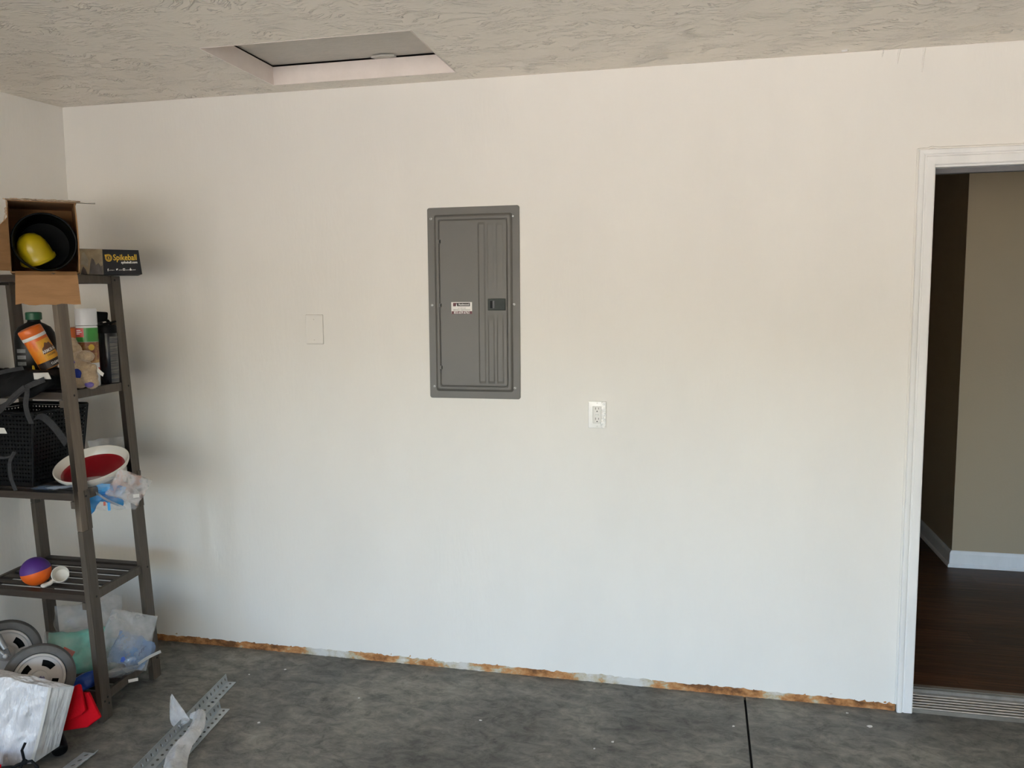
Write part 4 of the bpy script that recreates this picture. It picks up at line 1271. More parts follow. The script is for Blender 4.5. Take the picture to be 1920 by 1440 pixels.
# ------------------------------------------------------------------ black bag with straps on the second shelf, spilling over the front
M['nylon'] = pmat('black_nylon', (0.0055, 0.0055, 0.006), rough=0.75, spec=0.15, var=(0.0085, 0.0085, 0.009), vscale=12, bump=0.3, bscale=40)
M['webbing'] = pmat('charcoal_webbing', (0.042, 0.042, 0.044), rough=0.8, spec=0.2, var=(0.032, 0.032, 0.034), vscale=90, bump=0.15, bscale=200)
bag = thing('black_bag', 'flattened black nylon bag with grey webbing straps spilling off the second shelf', 'bag', (0.33, -0.70, ZS))


def bagf(u, v):
    a = 2 * PI * u
    t_ = PI * (v - 0.5)
    ca, sa = math.cos(a), math.sin(a)
    e = lambda q, k: math.copysign(abs(q) ** k, q)
    x = 0.315 + 0.225 * e(ca, 0.5) * e(math.cos(t_), 0.45)
    y = -0.705 + 0.105 * e(sa, 0.5) * e(math.cos(t_), 0.45)
    z = 1.339 + 0.040 * e(math.sin(t_), 0.6)
    p = V((x, y, z))
    d = 0.012 * fbm(p * 11) + 0.010 * (0.3 - abs(noise.noise(p * 17)))
    z += max(d, 1.301 - z) if z < 1.31 else d
    if y < -0.76: z -= 0.055 * min(1, (-0.76 - y) / 0.05) * (0.75 + 0.4 * fbm((x * 6, 1, 2)))
    return (x + 0.5 * d, y - 0.4 * d, max(z, 1.2985) if y > -0.752 else z)


mb = MB(); mb.grid(bagf, 72, 28); mb.build('body', M['nylon'], bag, smooth=60)
for pts, w_, wd in [
    ([(0.20, -0.835, 1.215), (0.30, -0.835, 1.225), (0.40, -0.83, 1.262), (0.47, -0.825, 1.318), (0.545, -0.805, 1.352)], 0.020, (-0.35, 0, 0.9)),
    ([(0.18, -0.84, 1.18), (0.29, -0.838, 1.192), (0.37, -0.835, 1.235), (0.42, -0.832, 1.285), (0.475, -0.828, 1.325)], 0.016, (-0.5, 0, 0.85)),
    ([(0.20, -0.84, 1.345), (0.30, -0.838, 1.352), (0.38, -0.832, 1.378), (0.45, -0.80, 1.393)], 0.016, (-0.1, -0.5, 0.85)),
    ([(0.482, -0.822, 1.322), (0.492, -0.835, 1.300), (0.484, -0.836, 1.262), (0.486, -0.832, 1.222), (0.494, -0.826, 1.187)], 0.019, (1, 0.25, 0)),
    ([(0.25, -0.84, 1.30), (0.262, -0.845, 1.24), (0.27, -0.846, 1.16), (0.285, -0.84, 1.105), (0.315, -0.835, 1.072), (0.355, -0.83, 1.055), (0.392, -0.825, 1.062), (0.41, -0.823, 1.080)], 0.011, (0.55, 0.2, 0.8)),
    ([(0.408, -0.823, 1.078), (0.385, -0.825, 1.040), (0.383, -0.826, 1.000), (0.390, -0.826, 0.965), (0.402, -0.824, 0.930)], 0.014, [(0.8, 0.3, -0.4), (1, 0.2, 0.2), (0.95, 0.3, 0), (0.9, 0.3, 0.2)])]:
    ribbon(pts, w_, wd).build('strap', M['webbing'], bag, smooth=60)
mb = MB(); mb.hexa([V(c) for c in [(0.506, -0.812, 1.352), (0.560, -0.790, 1.352), (0.554, -0.782, 1.3535), (0.500, -0.804, 1.3535), (0.502, -0.810, 1.374), (0.548, -0.788, 1.374), (0.545, -0.785, 1.376), (0.498, -0.806, 1.376)]]); mb.build('brand_tag', M['tag_white'], bag)
mb = MB(); mb.hexa([V(c) for c in [(0.352, -0.846, 1.150), (0.398, -0.842, 1.150), (0.398, -0.841, 1.151), (0.352, -0.845, 1.151), (0.345, -0.846, 1.172), (0.388, -0.842, 1.170), (0.388, -0.841, 1.171), (0.345, -0.845, 1.173)]]); o = mb.build('hang_tag', M['tag_white'], bag); 
ribbon([(0.37, -0.838, 1.29), (0.366, -0.844, 1.23), (0.368, -0.845, 1.171)], 0.006, (1, 0, 0)).build('tag_string', M['webbing'], bag)

# ------------------------------------------------------------------ black lattice basket on the third shelf
M['basket'] = pmat('black_basket_plastic', (0.003, 0.003, 0.0033), rough=0.4, spec=0.2, var=(0.004, 0.004, 0.0045))
Z3 = SZ[2] - 0.002
bk = thing('lattice_basket', 'black plastic lattice basket on the third shelf', 'basket', (0.20, -0.53, Z3))
KB = [(0.105, -0.672), (0.338, -0.672), (0.338, -0.412), (0.105, -0.412)]
KT = [(0.075, -0.690), (0.372, -0.690), (0.372, -0.392), (0.075, -0.392)]
KH = 0.305


def lattice(b0, b1, t0, t1, nx_, nz_, z0, z1):
    mbx = MB()
    P = lambda u, v: V((b0[0] + (b1[0] - b0[0]) * u, b0[1] + (b1[1] - b0[1]) * u, 0)) * (1 - v) + V((t0[0] + (t1[0] - t0[0]) * u, t0[1] + (t1[1] - t0[1]) * u, 0)) * v + V((0, 0, z0 + (z1 - z0) * v))
    for i in range(nx_):
        for j in range(nz_):
            u0, u1, v0, v1 = i / nx_, (i + 1) / nx_, j / nz_, (j + 1) / nz_
            um, vm_ = (u0 + u1) / 2, (v0 + v1) / 2
            hu, hv = (u1 - u0) * 0.34, (v1 - v0) * 0.30
            off = 0.5 / nx_ if j % 2 else 0
            out_ = [P(u0, v0), P(u1, v0), P(u1, v1), P(u0, v1)]
            inn = [P(um - hu, vm_), P(um, vm_ - hv), P(um + hu, vm_), P(um, vm_ + hv)]
            mbx.add(out_ + inn, [(0, 1, 5), (0, 5, 4), (1, 2, 6), (1, 6, 5), (2, 3, 7), (2, 7, 6), (3, 0, 4), (3, 4, 7)])
    return mbx


for k in range(4):
    a, b_ = k, (k + 1) % 4
    o = lattice(KB[a], KB[b_], KT[a], KT[b_], 18, 17, Z3 + 0.012, Z3 + KH - 0.014).build('lattice_side', M['basket'], bk)
    sd = o.modifiers.new('thick', 'SOLIDIFY'); sd.thickness = 0.003
mb = MB(); mb.hexa([V((x, y, Z3)) for x, y in KB] + [V((x + (x - 0.22) * 0.02, y, Z3 + 0.012)) for x, y in KB]); mb.build('base', M['basket'], bk)
mb = MB()
for k in range(4):
    p0, p1 = V((*KT[k], Z3 + KH - 0.006)), V((*KT[(k + 1) % 4], Z3 + KH - 0.006))
    mb.tube([p0, p1], 0.007, 8)
mb.build('rim', M['basket'], bk, smooth=50)
for k in range(4):
    mb = MB(); mb.tube([V((*KB[k], Z3 + 0.002)), V((*KT[k], Z3 + KH - 0.004))], 0.006, 8); mb.build('corner_bar', M['basket'], bk, smooth=50)


def stuff_in(u, v):
    a, t_ = 2 * PI * u, PI * (v - 0.5)
    e = lambda q, k: math.copysign(abs(q) ** k, q)
    p = V((0.218 + 0.108 * e(math.cos(a), 0.45) * e(math.cos(t_), 0.4), -0.545 + 0.112 * e(math.sin(a), 0.45) * e(math.cos(t_), 0.4), Z3 + 0.14 + 0.125 * e(math.sin(t_), 0.5)))
    return p + V((0, 0, 0.012 * fbm(p * 14)))


mb = MB(); mb.grid(stuff_in, 48, 24); tag(mb.build('folded_cover', M['nylon'], smooth=60), 'folded black fabric cover filling the lattice basket', 'fabric')
ribbon([(0.395, -0.700, 1.192), (0.432, -0.706, 1.196), (0.470, -0.708, 1.172), (0.500, -0.700, 1.130), (0.520, -0.690, 1.090)], 0.028, (0.55, 0.2, 0.75)).build('strap', M['webbing'], bag, smooth=60)

# ------------------------------------------------------------------ red and white dish, bags of film on the third shelf
M['dish_white'] = pmat('cream_enamel', (0.72, 0.69, 0.62), rough=0.25, var=(0.69, 0.66, 0.59))
M['dish_red'] = pmat('dark_red_enamel', (0.26, 0.008, 0.014), rough=0.22, var=(0.23, 0.008, 0.012))
DN = (UP * 0.93 + VN * 0.30 - VR * 0.20).normalized()
DC = V((0.520, -0.556, 0.968))
DFm = axis_frame(DC, DN)
dish = thing('serving_dish', 'round dish with cream rim and dark red inside, tilted on the third shelf', 'dish', tuple(DC - UP * 0.03))
mb = MB(); mb.lathe([(0.112, -0.022), (0.136, 0.002), (0.142, 0.014), (0.1425, 0.021), (0.139, 0.0225), (0.135, 0.019), (0.1215, -0.004), (0.120, -0.007)], 56, DFm, cap=False)
mb.lathe([(0.112, -0.022), (0.0, -0.022)], 56, DFm, cap=False); mb.build('rim', M['dish_white'], dish, smooth=40)
mb = MB(); mb.lathe([(0.1225, -0.0025), (0.120, -0.007), (0.114, -0.0135), (0.108, -0.0165), (0.0, -0.017)], 56, DFm, cap=False); mb.build('red_center', M['dish_red'], dish, smooth=40)

M['film_clear'] = plastic_film('clear_polythene', (0.66, 0.67, 0.69), clear=0.82, rough=0.06, vscale=14)
M['film_milky'] = plastic_film('milky_polythene', (0.50, 0.50, 0.50), clear=0.48, rough=0.18, vscale=12)
M['film_print'] = plastic_film('printed_polythene', (0.66, 0.63, 0.62), clear=0.52, rough=0.16, var=(0.60, 0.40, 0.34), vscale=16)
M['film_blue'] = plastic_film('blue_polythene', (0.22, 0.36, 0.60), clear=0.55, rough=0.16, var=(0.44, 0.50, 0.60), vscale=12)
M['blue_pack'] = pmat('bright_blue_pouch', (0.020, 0.27, 0.70), rough=0.3, var=(0.04, 0.34, 0.72), vscale=20)
M['teal_pack'] = pmat('teal_pouch', (0.16, 0.60, 0.50), rough=0.25, var=(0.30, 0.70, 0.60), vscale=10)
M['navy_pack'] = pmat('royal_blue_pouch', (0.012, 0.075, 0.42), rough=0.3, var=(0.02, 0.09, 0.45), vscale=14)
M['dull_red'] = pmat('dull_red_print', (0.46, 0.10, 0.07), rough=0.5, var=(0.40, 0.09, 0.06))
M['stripe_blue'] = pmat('deep_blue_stripe', (0.008, 0.10, 0.38), rough=0.4, var=(0.010, 0.12, 0.42))

b1 = thing('clear_plastic_bag', 'crumpled clear plastic bag with blue pouch hanging off the third shelf', 'plastic bag', (0.62, -0.60, 0.80))
pillow((0.632, -0.600, 0.880), VR * 0.98 - UP * 0.10, UP * 0.88 + VR * 0.1 + VN * 0.35, 0.20, 0.155, 0.050, 0.013, 16, 2.0).build('bag', M['film_clear'], b1, smooth=60)
pillow((0.618, -0.590, 0.872), VR + UP * -0.25, UP + VN * 0.3 + VR * 0.2, 0.115, 0.085, 0.022, 0.006, 20, 5.0, 20, 16).build('blue_pouch', M['blue_pack'], b1, smooth=60)
pillow((0.570, -0.640, 0.852), VR * 0.6 + UP * -0.5, UP + VN * 0.3 + VR * 0.5, 0.060, 0.085, 0.018, 0.006, 20, 8.0, 16, 16).build('blue_pouch', M['blue_pack'], b1, smooth=60)
for k in range(6):
    q0 = V((0.598, -0.628, 0.893)) + VR * (0.004 * k) - UP * (0.0065 * k)
    mb = MB(); mb.tube([q0, q0 + VR * 0.055 - UP * 0.005], 0.0013, 5); mb.build('stripe', M['stripe_blue'], b1)
pillow((0.684, -0.560, 0.897), VR + UP * -0.55, UP + VN * 0.2 + VR * 0.5, 0.135, 0.115, 0.035, 0.012, 18, 11.0).build('printed_bag', M['film_print'], b1, smooth=60)
ribbon([V((0.565, -0.652, 0.905)), V((0.600, -0.640, 0.885)), V((0.640, -0.618, 0.850)), V((0.690, -0.590, 0.818))], 0.012, (0.3, -0.3, 0.9), 0.001).build('bag_fold', M['film_milky'], b1, smooth=60)
mb = MB(); mb.box((-0.011, -0.007, 0), (0.011, 0.007, 0.0008), axis_frame((0.730, -0.575, 0.866), VN + UP * 0.3)); mb.build('paper_label', M['tag_white'], b1)
mb = MB(); mb.box((-0.005, -0.016, 0), (0.005, 0.016, 0.0008), axis_frame((0.655, -0.640, 0.835), VN + UP * 0.3)); mb.build('printed_tab', M['blue_pack'], b1)
mb = MB(); mb.box((-0.004, -0.008, 0), (0.004, 0.008, 0.0008), axis_frame((0.642, -0.648, 0.848), VN + UP * 0.3)); mb.build('printed_tab', M['dull_red'], b1)
o = pillow((0.480, -0.690, 0.915), VR + VN * 0.25, VN * 0.9 + UP * 0.25, 0.19, 0.11, 0.016, 0.006, 16, 21.0, 26, 18).build('blue_film_bag', M['film_blue'], smooth=60)
tag(o, 'flat blue plastic film bag under the red and cream dish', 'plastic bag')
o = pillow((0.470, -0.405, 0.985), VR, UP * 0.9 + VB * 0.3, 0.145, 0.150, 0.035, 0.012, 18, 31.0, 26, 22).build('upright_film_bag', M['film_clear'], smooth=60)
tag(o, 'clear plastic bag standing up behind the red and cream dish', 'plastic bag')

# ------------------------------------------------------------------ ball and scoop on the fourth shelf
M['purple'] = pmat('matt_purple_rubber', (0.075, 0.020, 0.21), rough=0.55, var=(0.065, 0.018, 0.19))
M['orange_rubber'] = pmat('orange_rubber', (0.78, 0.13, 0.008), rough=0.5, var=(0.72, 0.115, 0.008))
Z4 = SZ[3] - 0.002
BR = 0.0565
bc_ = V((0.336, -0.686, Z4 + BR))
ball = thing('rubber_ball', 'purple and orange rubber ball on the fourth shelf', 'ball', (bc_.x, bc_.y, Z4))
bxf = axis_frame(bc_, UP * 0.955 - VR * 0.20 + VB * 0.10)
mb = MB(); mb.lathe([(BR * math.cos(math.radians(a)), BR * math.sin(math.radians(a))) for a in range(3, 91, 6)], 40, bxf, cap=False); mb.add([bxf @ V((0, 0, BR))], []); mb.build('purple_half', M['purple'], ball, smooth=60)
mb = MB(); mb.lathe([(BR * math.cos(math.radians(a)), BR * math.sin(math.radians(a))) for a in range(-90, 4, 6)] + [(BR, BR * 0.05)], 40, bxf, cap=False); mb.build('orange_half', M['orange_rubber'], ball, smooth=60)
M['scoop'] = pmat('white_scoop_plastic', (0.70, 0.67, 0.61), rough=0.35, var=(0.66, 0.63, 0.57))
SCc = V((0.414, -0.642, Z4 + 0.032))
scp = thing('measuring_scoop', 'small white plastic measuring scoop lying beside the ball', 'scoop', (SCc.x, SCc.y, Z4))
sxf = axis_frame(SCc, VN * 0.86 + UP * 0.40 - VR * 0.10)
mb = MB(); mb.lathe([(0.0, -0.030), (0.024, -0.030), (0.027, -0.026), (0.0315, 0.026), (0.0325, 0.028), (0.0305, 0.0285), (0.0295, 0.026), (0.0255, -0.022), (0.0, -0.024)], 32, sxf, cap=False); mb.build('cup', M['scoop'], scp, smooth=35)
hp = [SCc + VN * 0.012 - VR * 0.026 - UP * 0.012, SCc + VN * 0.026 - VR * 0.042 - UP * 0.020, SCc + VN * 0.036 - VR * 0.058 - UP * 0.022]
mb = MB(); mb.tube(hp, [0.008, 0.009, 0.0085], 12); mb.ellipsoid(hp[2] - VR * 0.004, (0.012, 0.011, 0.0085), 14, 8); mb.build('handle', M['scoop'], scp, smooth=60)

# ------------------------------------------------------------------ packages on the bottom shelf
Z5 = SZ[4] - 0.002
FA = (UP * 0.92 + VB * 0.38).normalized()
tp = thing('teal_package', 'teal plastic-wrapped package with red sticker on the bottom shelf', 'package', (0.47, -0.63, Z5))
pillow((0.455, -0.600, 0.208), VR + UP * -0.12, FA, 0.250, 0.165, 0.075, 0.008, 15, 3.0, 40, 30).build('pouch', M['teal_pack'], tp, smooth=60)
pillow((0.462, -0.606, 0.208), VR + UP * -0.10, FA, 0.285, 0.195, 0.095, 0.010, 14, 3.5, 40, 30).build('wrap', M['film_clear'], tp, smooth=60)
mb = MB(); mb.box((-0.024, -0.011, 0), (0.024, 0.011, 0.001), frame(V((0.452, -0.672, 0.236)), VR * 0.8 - UP * 0.6, VR * 0.55 + UP * 0.7 + VB * 0.3, VN + UP * 0.3)); o = mb.build('sticker', M['dull_red'], tp); o['label'] = 'small red sticker'
o = pillow((0.415, -0.500, 0.285), VR, UP * 0.95 + VB * 0.2, 0.250, 0.185, 0.090, 0.016, 15, 13.0, 44, 34, 0.5, 0.02, 0.7).build('air_bag', M['film_clear'], smooth=60)
tag(o, 'puffed clear plastic bag above the teal package', 'plastic bag')
ml = thing('grey_mailer', 'grey translucent mailer bag with blue print leaning by the rear post', 'plastic bag', (0.60, -0.55, Z5))
pillow((0.612, -0.520, 0.232), VR * 0.95 - UP * 0.30, UP * 0.85 - VR * 0.20 + VB * 0.30, 0.190, 0.230, 0.045, 0.014, 13, 17.0, 38, 34).build('bag', M['film_milky'], ml, smooth=60)
pillow((0.645, -0.545, 0.205), VR * 0.9 - UP * 0.45, UP * 0.85 + VB * 0.35, 0.150, 0.120, 0.030, 0.014, 16, 19.0, 30, 24, 0.55, 0.025).build('blue_print', M['film_blue'], ml, smooth=60)
mb = MB(); mb.prism([(-0.009, -0.006), (0.000, -0.011), (0.010, -0.003), (0.007, 0.010), (-0.004, 0.009)], 0, 0.001, axis_frame(V((0.668, -0.628, 0.205)), VN + UP * 0.4)); mb.build('blue_mark', M['navy_pack'], ml)
for k, (dx, dz) in enumerate(((0.0, 0.0), (0.016, 0.014), (0.030, 0.020))):
    mb = MB(); q = V((0.712, -0.588, 0.205)) + VR * dx * 0.6 + UP * dz
    mb.tube([q, q + UP * 0.014 + VR * 0.003, q + UP * 0.016 + VR * 0.012], 0.0012, 5); mb.build('ink_stroke', M['ink'], ml)
o = ribbon([(0.705, -0.585, 0.170), (0.735, -0.560, 0.190), (0.772, -0.530, 0.206)], 0.018, (0.2, -0.5, 0.8), 0.0012).build('torn_paper', M['tag_white'], smooth=60)
tag(o, 'torn white paper edge sticking out past the rear post', 'paper')
o = pillow((0.575, -0.640, 0.132), VR * 1.0 + UP * 0.02, VN * 0.55 + UP * 0.30, 0.270, 0.130, 0.035, 0.008, 15, 23.0, 40, 24).build('flat_mailer', M['film_milky'], smooth=60)
tag(o, 'flat milky plastic mailer lying on the bottom shelf edge', 'plastic bag')
o = pillow((0.560, -0.722, 0.143), VR * 0.95 + UP * 0.25, UP * 0.7 + VB * 0.5, 0.095, 0.060, 0.030, 0.006, 18, 27.0, 22, 16).build('blue_packet', M['navy_pack'], smooth=60)
tag(o, 'small royal blue packet under the milky mailer', 'packet')
mb = MB(); mb.box((-0.018, -0.006, 0), (0.018, 0.006, 0.001), axis_frame(V((0.705, -0.620, 0.118)), VN + UP * 0.5)); tag(mb.build('paper_tab', M['tag_white']), 'small white paper tab hanging under the bottom shelf bags', 'paper')

# ================================================================== THINGS ON THE FLOOR
# ------------------------------------------------------------------ folded stroller
M['tyre'] = pmat('grey_foam_tyre', (0.115, 0.112, 0.108), rough=0.75, var=(0.095, 0.092, 0.088), vscale=30)
M['hub'] = pmat('off_white_hub', (0.50, 0.475, 0.455), rough=0.45, var=(0.46, 0.44, 0.42))
M['tube_grey'] = pmat('silver_grey_tube', (0.26, 0.26, 0.26), rough=0.4, metal=0.4, var=(0.22, 0.22, 0.22))
M['bracket'] = pmat('grey_plastic_bracket', (0.20, 0.20, 0.20), rough=0.5, var=(0.17, 0.17, 0.17))
M['violet_print'] = pmat('violet_print', (0.10, 0.06, 0.20), rough=0.5, var=(0.12, 0.08, 0.22))
stl = thing('folded_stroller', 'folded stroller with grey tyres and off-white hubs below the shelf', 'stroller', (0.42, -0.86, 0))


def wheel(c, ax, roll):
    xf = axis_frame(c, ax) @ Matrix.Rotation(roll, 4, 'Z')
    t = MB().lathe([(0.088, 0.010), (0.092, 0.019), (0.104, 0.022), (0.116, 0.017), (0.1225, 0.004), (0.1225, -0.010), (0.116, -0.022), (0.100, -0.026), (0.088, -0.020), (0.086, -0.005), (0.088, 0.010)], 56, xf, cap=False).build('wheel', M['tyre'], stl, smooth=40)
    # hub disc with four slots
    mbx = MB()
    prof = [(0.089, 0.008), (0.087, 0.016), (0.080, 0.018), (0.076, 0.013), (0.070, 0.011)]
    mbx.lathe(prof, 64, xf, cap=False)
    N_, ri, ro = 64, 0.043, 0.065
    solid = lambda k: (k % 16) >= 8
    for k in range(N_):
        a0, a1 = 2 * PI * k / N_, 2 * PI * (k + 1) / N_
        P = lambda r, a, z: V((r * math.cos(a), r * math.sin(a), z))
        mbx.add([P(0.070, a0, 0.011), P(0.070, a1, 0.011), P(ro, a1, 0.012), P(ro, a0, 0.012)], [(0, 1, 2, 3)], xf)
        mbx.add([P(ri, a0, 0.015), P(ri, a1, 0.015), P(0.030, a1, 0.018), P(0.030, a0, 0.018)], [(0, 1, 2, 3)], xf)
        if solid(k): mbx.add([P(ro, a0, 0.012), P(ro, a1, 0.012), P(ri, a1, 0.015), P(ri, a0, 0.015)], [(0, 1, 2, 3)], xf)
    mbx.lathe([(0.030, 0.018), (0.026, 0.024), (0.018, 0.027), (0.0, 0.0275)], 64, xf, cap=False)
    hb = mbx.build('hub', M['hub'], t, smooth=30)
    MB().lathe([(0.0, -0.004), (0.088, -0.004)], 40, xf, cap=False).build('slot_backing', M['tub'], t)
    return t, xf


wa, wxa = wheel(V((0.520, -0.895, 0.238)), V((0.66, -0.70, 0.26)), 0.55)
wb, wxb = wheel(V((0.315, -0.832, 0.290)), V((0.66, -0.70, 0.16)), 0.2)
_lf = frame(wxa @ V((0, 0, 0.0276)), VR, wxa.to_3x3() @ V((0, 0, 1)) , UP)
_z = (wxa.to_3x3() @ V((0, 0, 1))).normalized()
_x = (VR - _z * VR.dot(_z)).normalized()
_y = _z.cross(_x)
text('radio', 'lettering', M['violet_print'], stl, frame(wxa @ V((0, 0, 0.0272)), _x, _y, _z) @ Matrix.Translation((0, -0.004, 0.0012)), 0.016, 'CENTER', 0.0006)
for pts, r_ in (([(0.28, -0.90, 0.52), (0.335, -0.905, 0.42), (0.385, -0.905, 0.34)], 0.012), ([(0.25, -0.93, 0.44), (0.32, -0.935, 0.33), (0.40, -0.935, 0.21), (0.46, -0.93, 0.12)], 0.011), ([(0.21, -0.95, 0.40), (0.30, -0.955, 0.27), (0.38, -0.95, 0.13), (0.40, -0.95, 0.011)], 0.011), ([(0.36, -0.80, 0.29), (0.520, -0.885, 0.238)], 0.008)):
    mb = MB(); mb.tube(pts, r_, 12); mb.build('frame_tube', M['tube_grey'], stl, smooth=50)
mb = MB(); mb.hexa([V(c) for c in [(0.335, -0.925, 0.31), (0.385, -0.905, 0.30), (0.400, -0.890, 0.31), (0.350, -0.905, 0.32), (0.315, -0.925, 0.40), (0.350, -0.910, 0.385), (0.365, -0.895, 0.395), (0.330, -0.905, 0.41)]]); br = mb.build('bracket', M['bracket'], stl, bevel=0.004)
mb = MB(); mb.tube([(0.352, -0.93, 0.372), (0.402, -0.925, 0.325)], 0.006, 10); mb.build('lock_rod', M['tube_grey'], br, smooth=50)
mb = MB(); mb.ellipsoid((0.404, -0.925, 0.323), (0.009, 0.009, 0.009), 12, 8); mb.build('bolt', M['hub'], br, smooth=60)

# ------------------------------------------------------------------ white plastic-wrapped bundle
M['poly_white'] = pmat('white_polythene_wrap', (0.66, 0.66, 0.68), rough=0.20, spec=0.6, var=(0.55, 0.55, 0.57), vscale=9, stretch=(1, 1, 0.5), bump=1.0, bscale=26, bstretch=(2.2, 2.2, 0.8))
M['poly_grey'] = plastic_film('greyish_polythene_side', (0.52, 0.51, 0.49), clear=0.22, rough=0.2, vscale=10)
bd_ = thing('wrapped_bundle', 'bulky bundle wrapped in white plastic in front of the stroller', 'bundle', (0.58, -1.06, 0))
FL0, FR0, BR0, BL0 = V((0.38, -1.15, 0.0)), V((0.655, -1.085, 0.025)), V((0.700, -1.015, 0.055)), V((0.40, -1.03, 0.0))
FL1, FR1, BR1, BL1 = V((0.40, -1.105, 0.350)), V((0.708, -1.045, 0.288)), V((0.762, -0.995, 0.276)), V((0.45, -1.015, 0.322))


def face4(a, b_, c, d, amp, bulge, nrm, seed):
    def fn(u, v):
        p = (a * (1 - u) + b_ * u) * (1 - v) + (d * (1 - u) + c * u) * v
        e = math.sin(PI * u) ** 0.5 * math.sin(PI * v) ** 0.5
        w_ = amp * (fbm((u * 5 + seed, v * 2.2, seed)) + 0.8 * (0.25 - abs(noise.noise(V((u * 11 + seed, v * 3.5, 2.0)))))) + bulge
        return p + V(nrm) * (w_ * min(1, e * 1.6))
    return MB().grid(fn, 34, 30)


face4(FL0, FR0, FR1, FL1, 0.024, 0.012, (0.2, -0.95, 0.1), 1.0).build('front_wrap', M['poly_white'], bd_, smooth=60)
face4(FR0, BR0, BR1, FR1, 0.004, 0.003, (0.8, -0.5, 0), 4.0).build('side_wrap', M['poly_grey'], bd_, smooth=60)
face4(FL1, FR1, BR1, BL1, 0.008, 0.004, (0, 0, 1), 7.0).build('top_wrap', M['poly_white'], bd_, smooth=60)
face4(BR0, BL0, BL1, BR1, 0.006, 0.0, (0, 1, 0), 9.0).build('back_wrap', M['poly_white'], bd_, smooth=60)
face4(BL0, FL0, FL1, BL1, 0.006, 0.0, (-1, 0, 0), 12.0).build('end_wrap', M['poly_white'], bd_, smooth=60)
M['pinkish'] = pmat('pale_pink_fabric', (0.62, 0.42, 0.40), rough=0.8, var=(0.55, 0.36, 0.34))
ribbon([FR1 + V((0.002, -0.004, 0.002)), FR1 * 0.6 + FR0 * 0.4 + V((0.006, -0.010, 0)), FR1 * 0.25 + FR0 * 0.75 + V((0.004, -0.012, 0)), FR0 + V((0, -0.008, 0.01))], 0.010, (0.7, 0.5, 0.1), 0.001).build('seam', M['tag_white'], bd_, smooth=60)
pillow((0.445, -1.150, 0.075), (1, 0.2, 0), (0, 0.08, 1), 0.06, 0.11, 0.012, 0.004, 16, 3, 14, 16).build('pink_lining', M['pinkish'], bd_, smooth=60)

M['red_cloth'] = pmat('bright_red_felt', (0.47, 0.004, 0.010), rough=0.9, spec=0.1, var=(0.41, 0.003, 0.009), vscale=12, bump=0.2, bscale=150)
rp = thing('red_pad', 'folded bright red fabric pad between the white bundle and the shelf post', 'pad', (0.70, -0.95, 0.0))


def slab(pts, y0, ty, th_):
    P = [V((x, y0 + ty * (z - 0.1), z)) for x, z in pts]
    n = V((0.25, -1, 0.2)).normalized()
    k = len(P)
    vs = P + [p - n * th_ for p in P]
    return MB().add(vs, [tuple(range(k)), tuple(reversed(range(k, 2 * k)))] + [((i + 1) % k, i, k + i, k + (i + 1) % k) for i in range(k)])


slab([(0.555, 0.016), (0.655, 0.070), (0.760, 0.095), (0.815, 0.136), (0.762, 0.222), (0.700, 0.215), (0.640, 0.130), (0.560, 0.06)], -0.945, 0.10, 0.018).build('lower_layer', M['red_cloth'], rp, bevel=0.005, segs=3)
slab([(0.668, 0.128), (0.700, 0.122), (0.752, 0.150), (0.770, 0.168), (0.744, 0.256), (0.735, 0.258), (0.672, 0.224)], -0.966, 0.10, 0.016).build('upper_fold', M['red_cloth'], rp, bevel=0.005, segs=3)
mb = MB(); mb.lathe([(0.020, 0.0), (0.025, 0.004), (0.027, 0.012), (0.026, 0.055), (0.022, 0.085)], 28, axis_frame(V((0.690, -1.000, 0.024)), (-0.70, 0.55, 0.42)))
tag(mb.build('rubber_stopper', M['tub'], smooth=40), 'black rubber stopper on the floor below the red pad', 'stopper')

bow = thing('black_drawstring', 'tangled black drawstring in front of the white bundle', 'cord', (0.69, -1.16, 0.0))
for pts in ([(0.690, -1.150, 0.140), (0.684, -1.160, 0.118), (0.694, -1.165, 0.095), (0.700, -1.168, 0.082)], [(0.700, -1.168, 0.082), (0.670, -1.172, 0.070), (0.640, -1.180, 0.045), (0.620, -1.190, 0.012)],
            [(0.700, -1.168, 0.082), (0.725, -1.165, 0.088), (0.748, -1.165, 0.070), (0.752, -1.168, 0.045), (0.768, -1.172, 0.012)], [(0.694, -1.168, 0.085), (0.682, -1.175, 0.055), (0.672, -1.185, 0.010)]):
    mb = MB(); mb.tube(pts, 0.0048, 8); mb.build('cord', M['nylon'], bow, smooth=60)
mb = MB(); mb.ellipsoid((0.700, -1.168, 0.083), (0.011, 0.009, 0.010), 14, 10); mb.build('knot', M['nylon'], bow, smooth=60)
o = pillow((0.590, -1.235, 0.045), (1, 0.2, 0), (0, 0.35, 1), 0.12, 0.09, 0.05, 0.008, 14, 41.0, 20, 16).build('red_pouch', M['red_cloth'], smooth=60)
tag(o, 'small red pouch lying at the foot of the white bundle', 'pouch')
o = pillow((0.690, -1.225, 0.030), (1, 0.2, 0), (0, 0.4, 1), 0.06, 0.055, 0.03, 0.006, 18, 44.0, 16, 14).build('white_wad', M['film_milky'], smooth=60)
tag(o, 'little wad of white plastic beside the black drawstring', 'plastic')

# ------------------------------------------------------------------ slotted steel angle bars
M['galv'] = pmat('galvanised_steel', (0.50, 0.53, 0.54), rough=0.36, metal=0.45, var=(0.42, 0.45, 0.46), vscale=18)


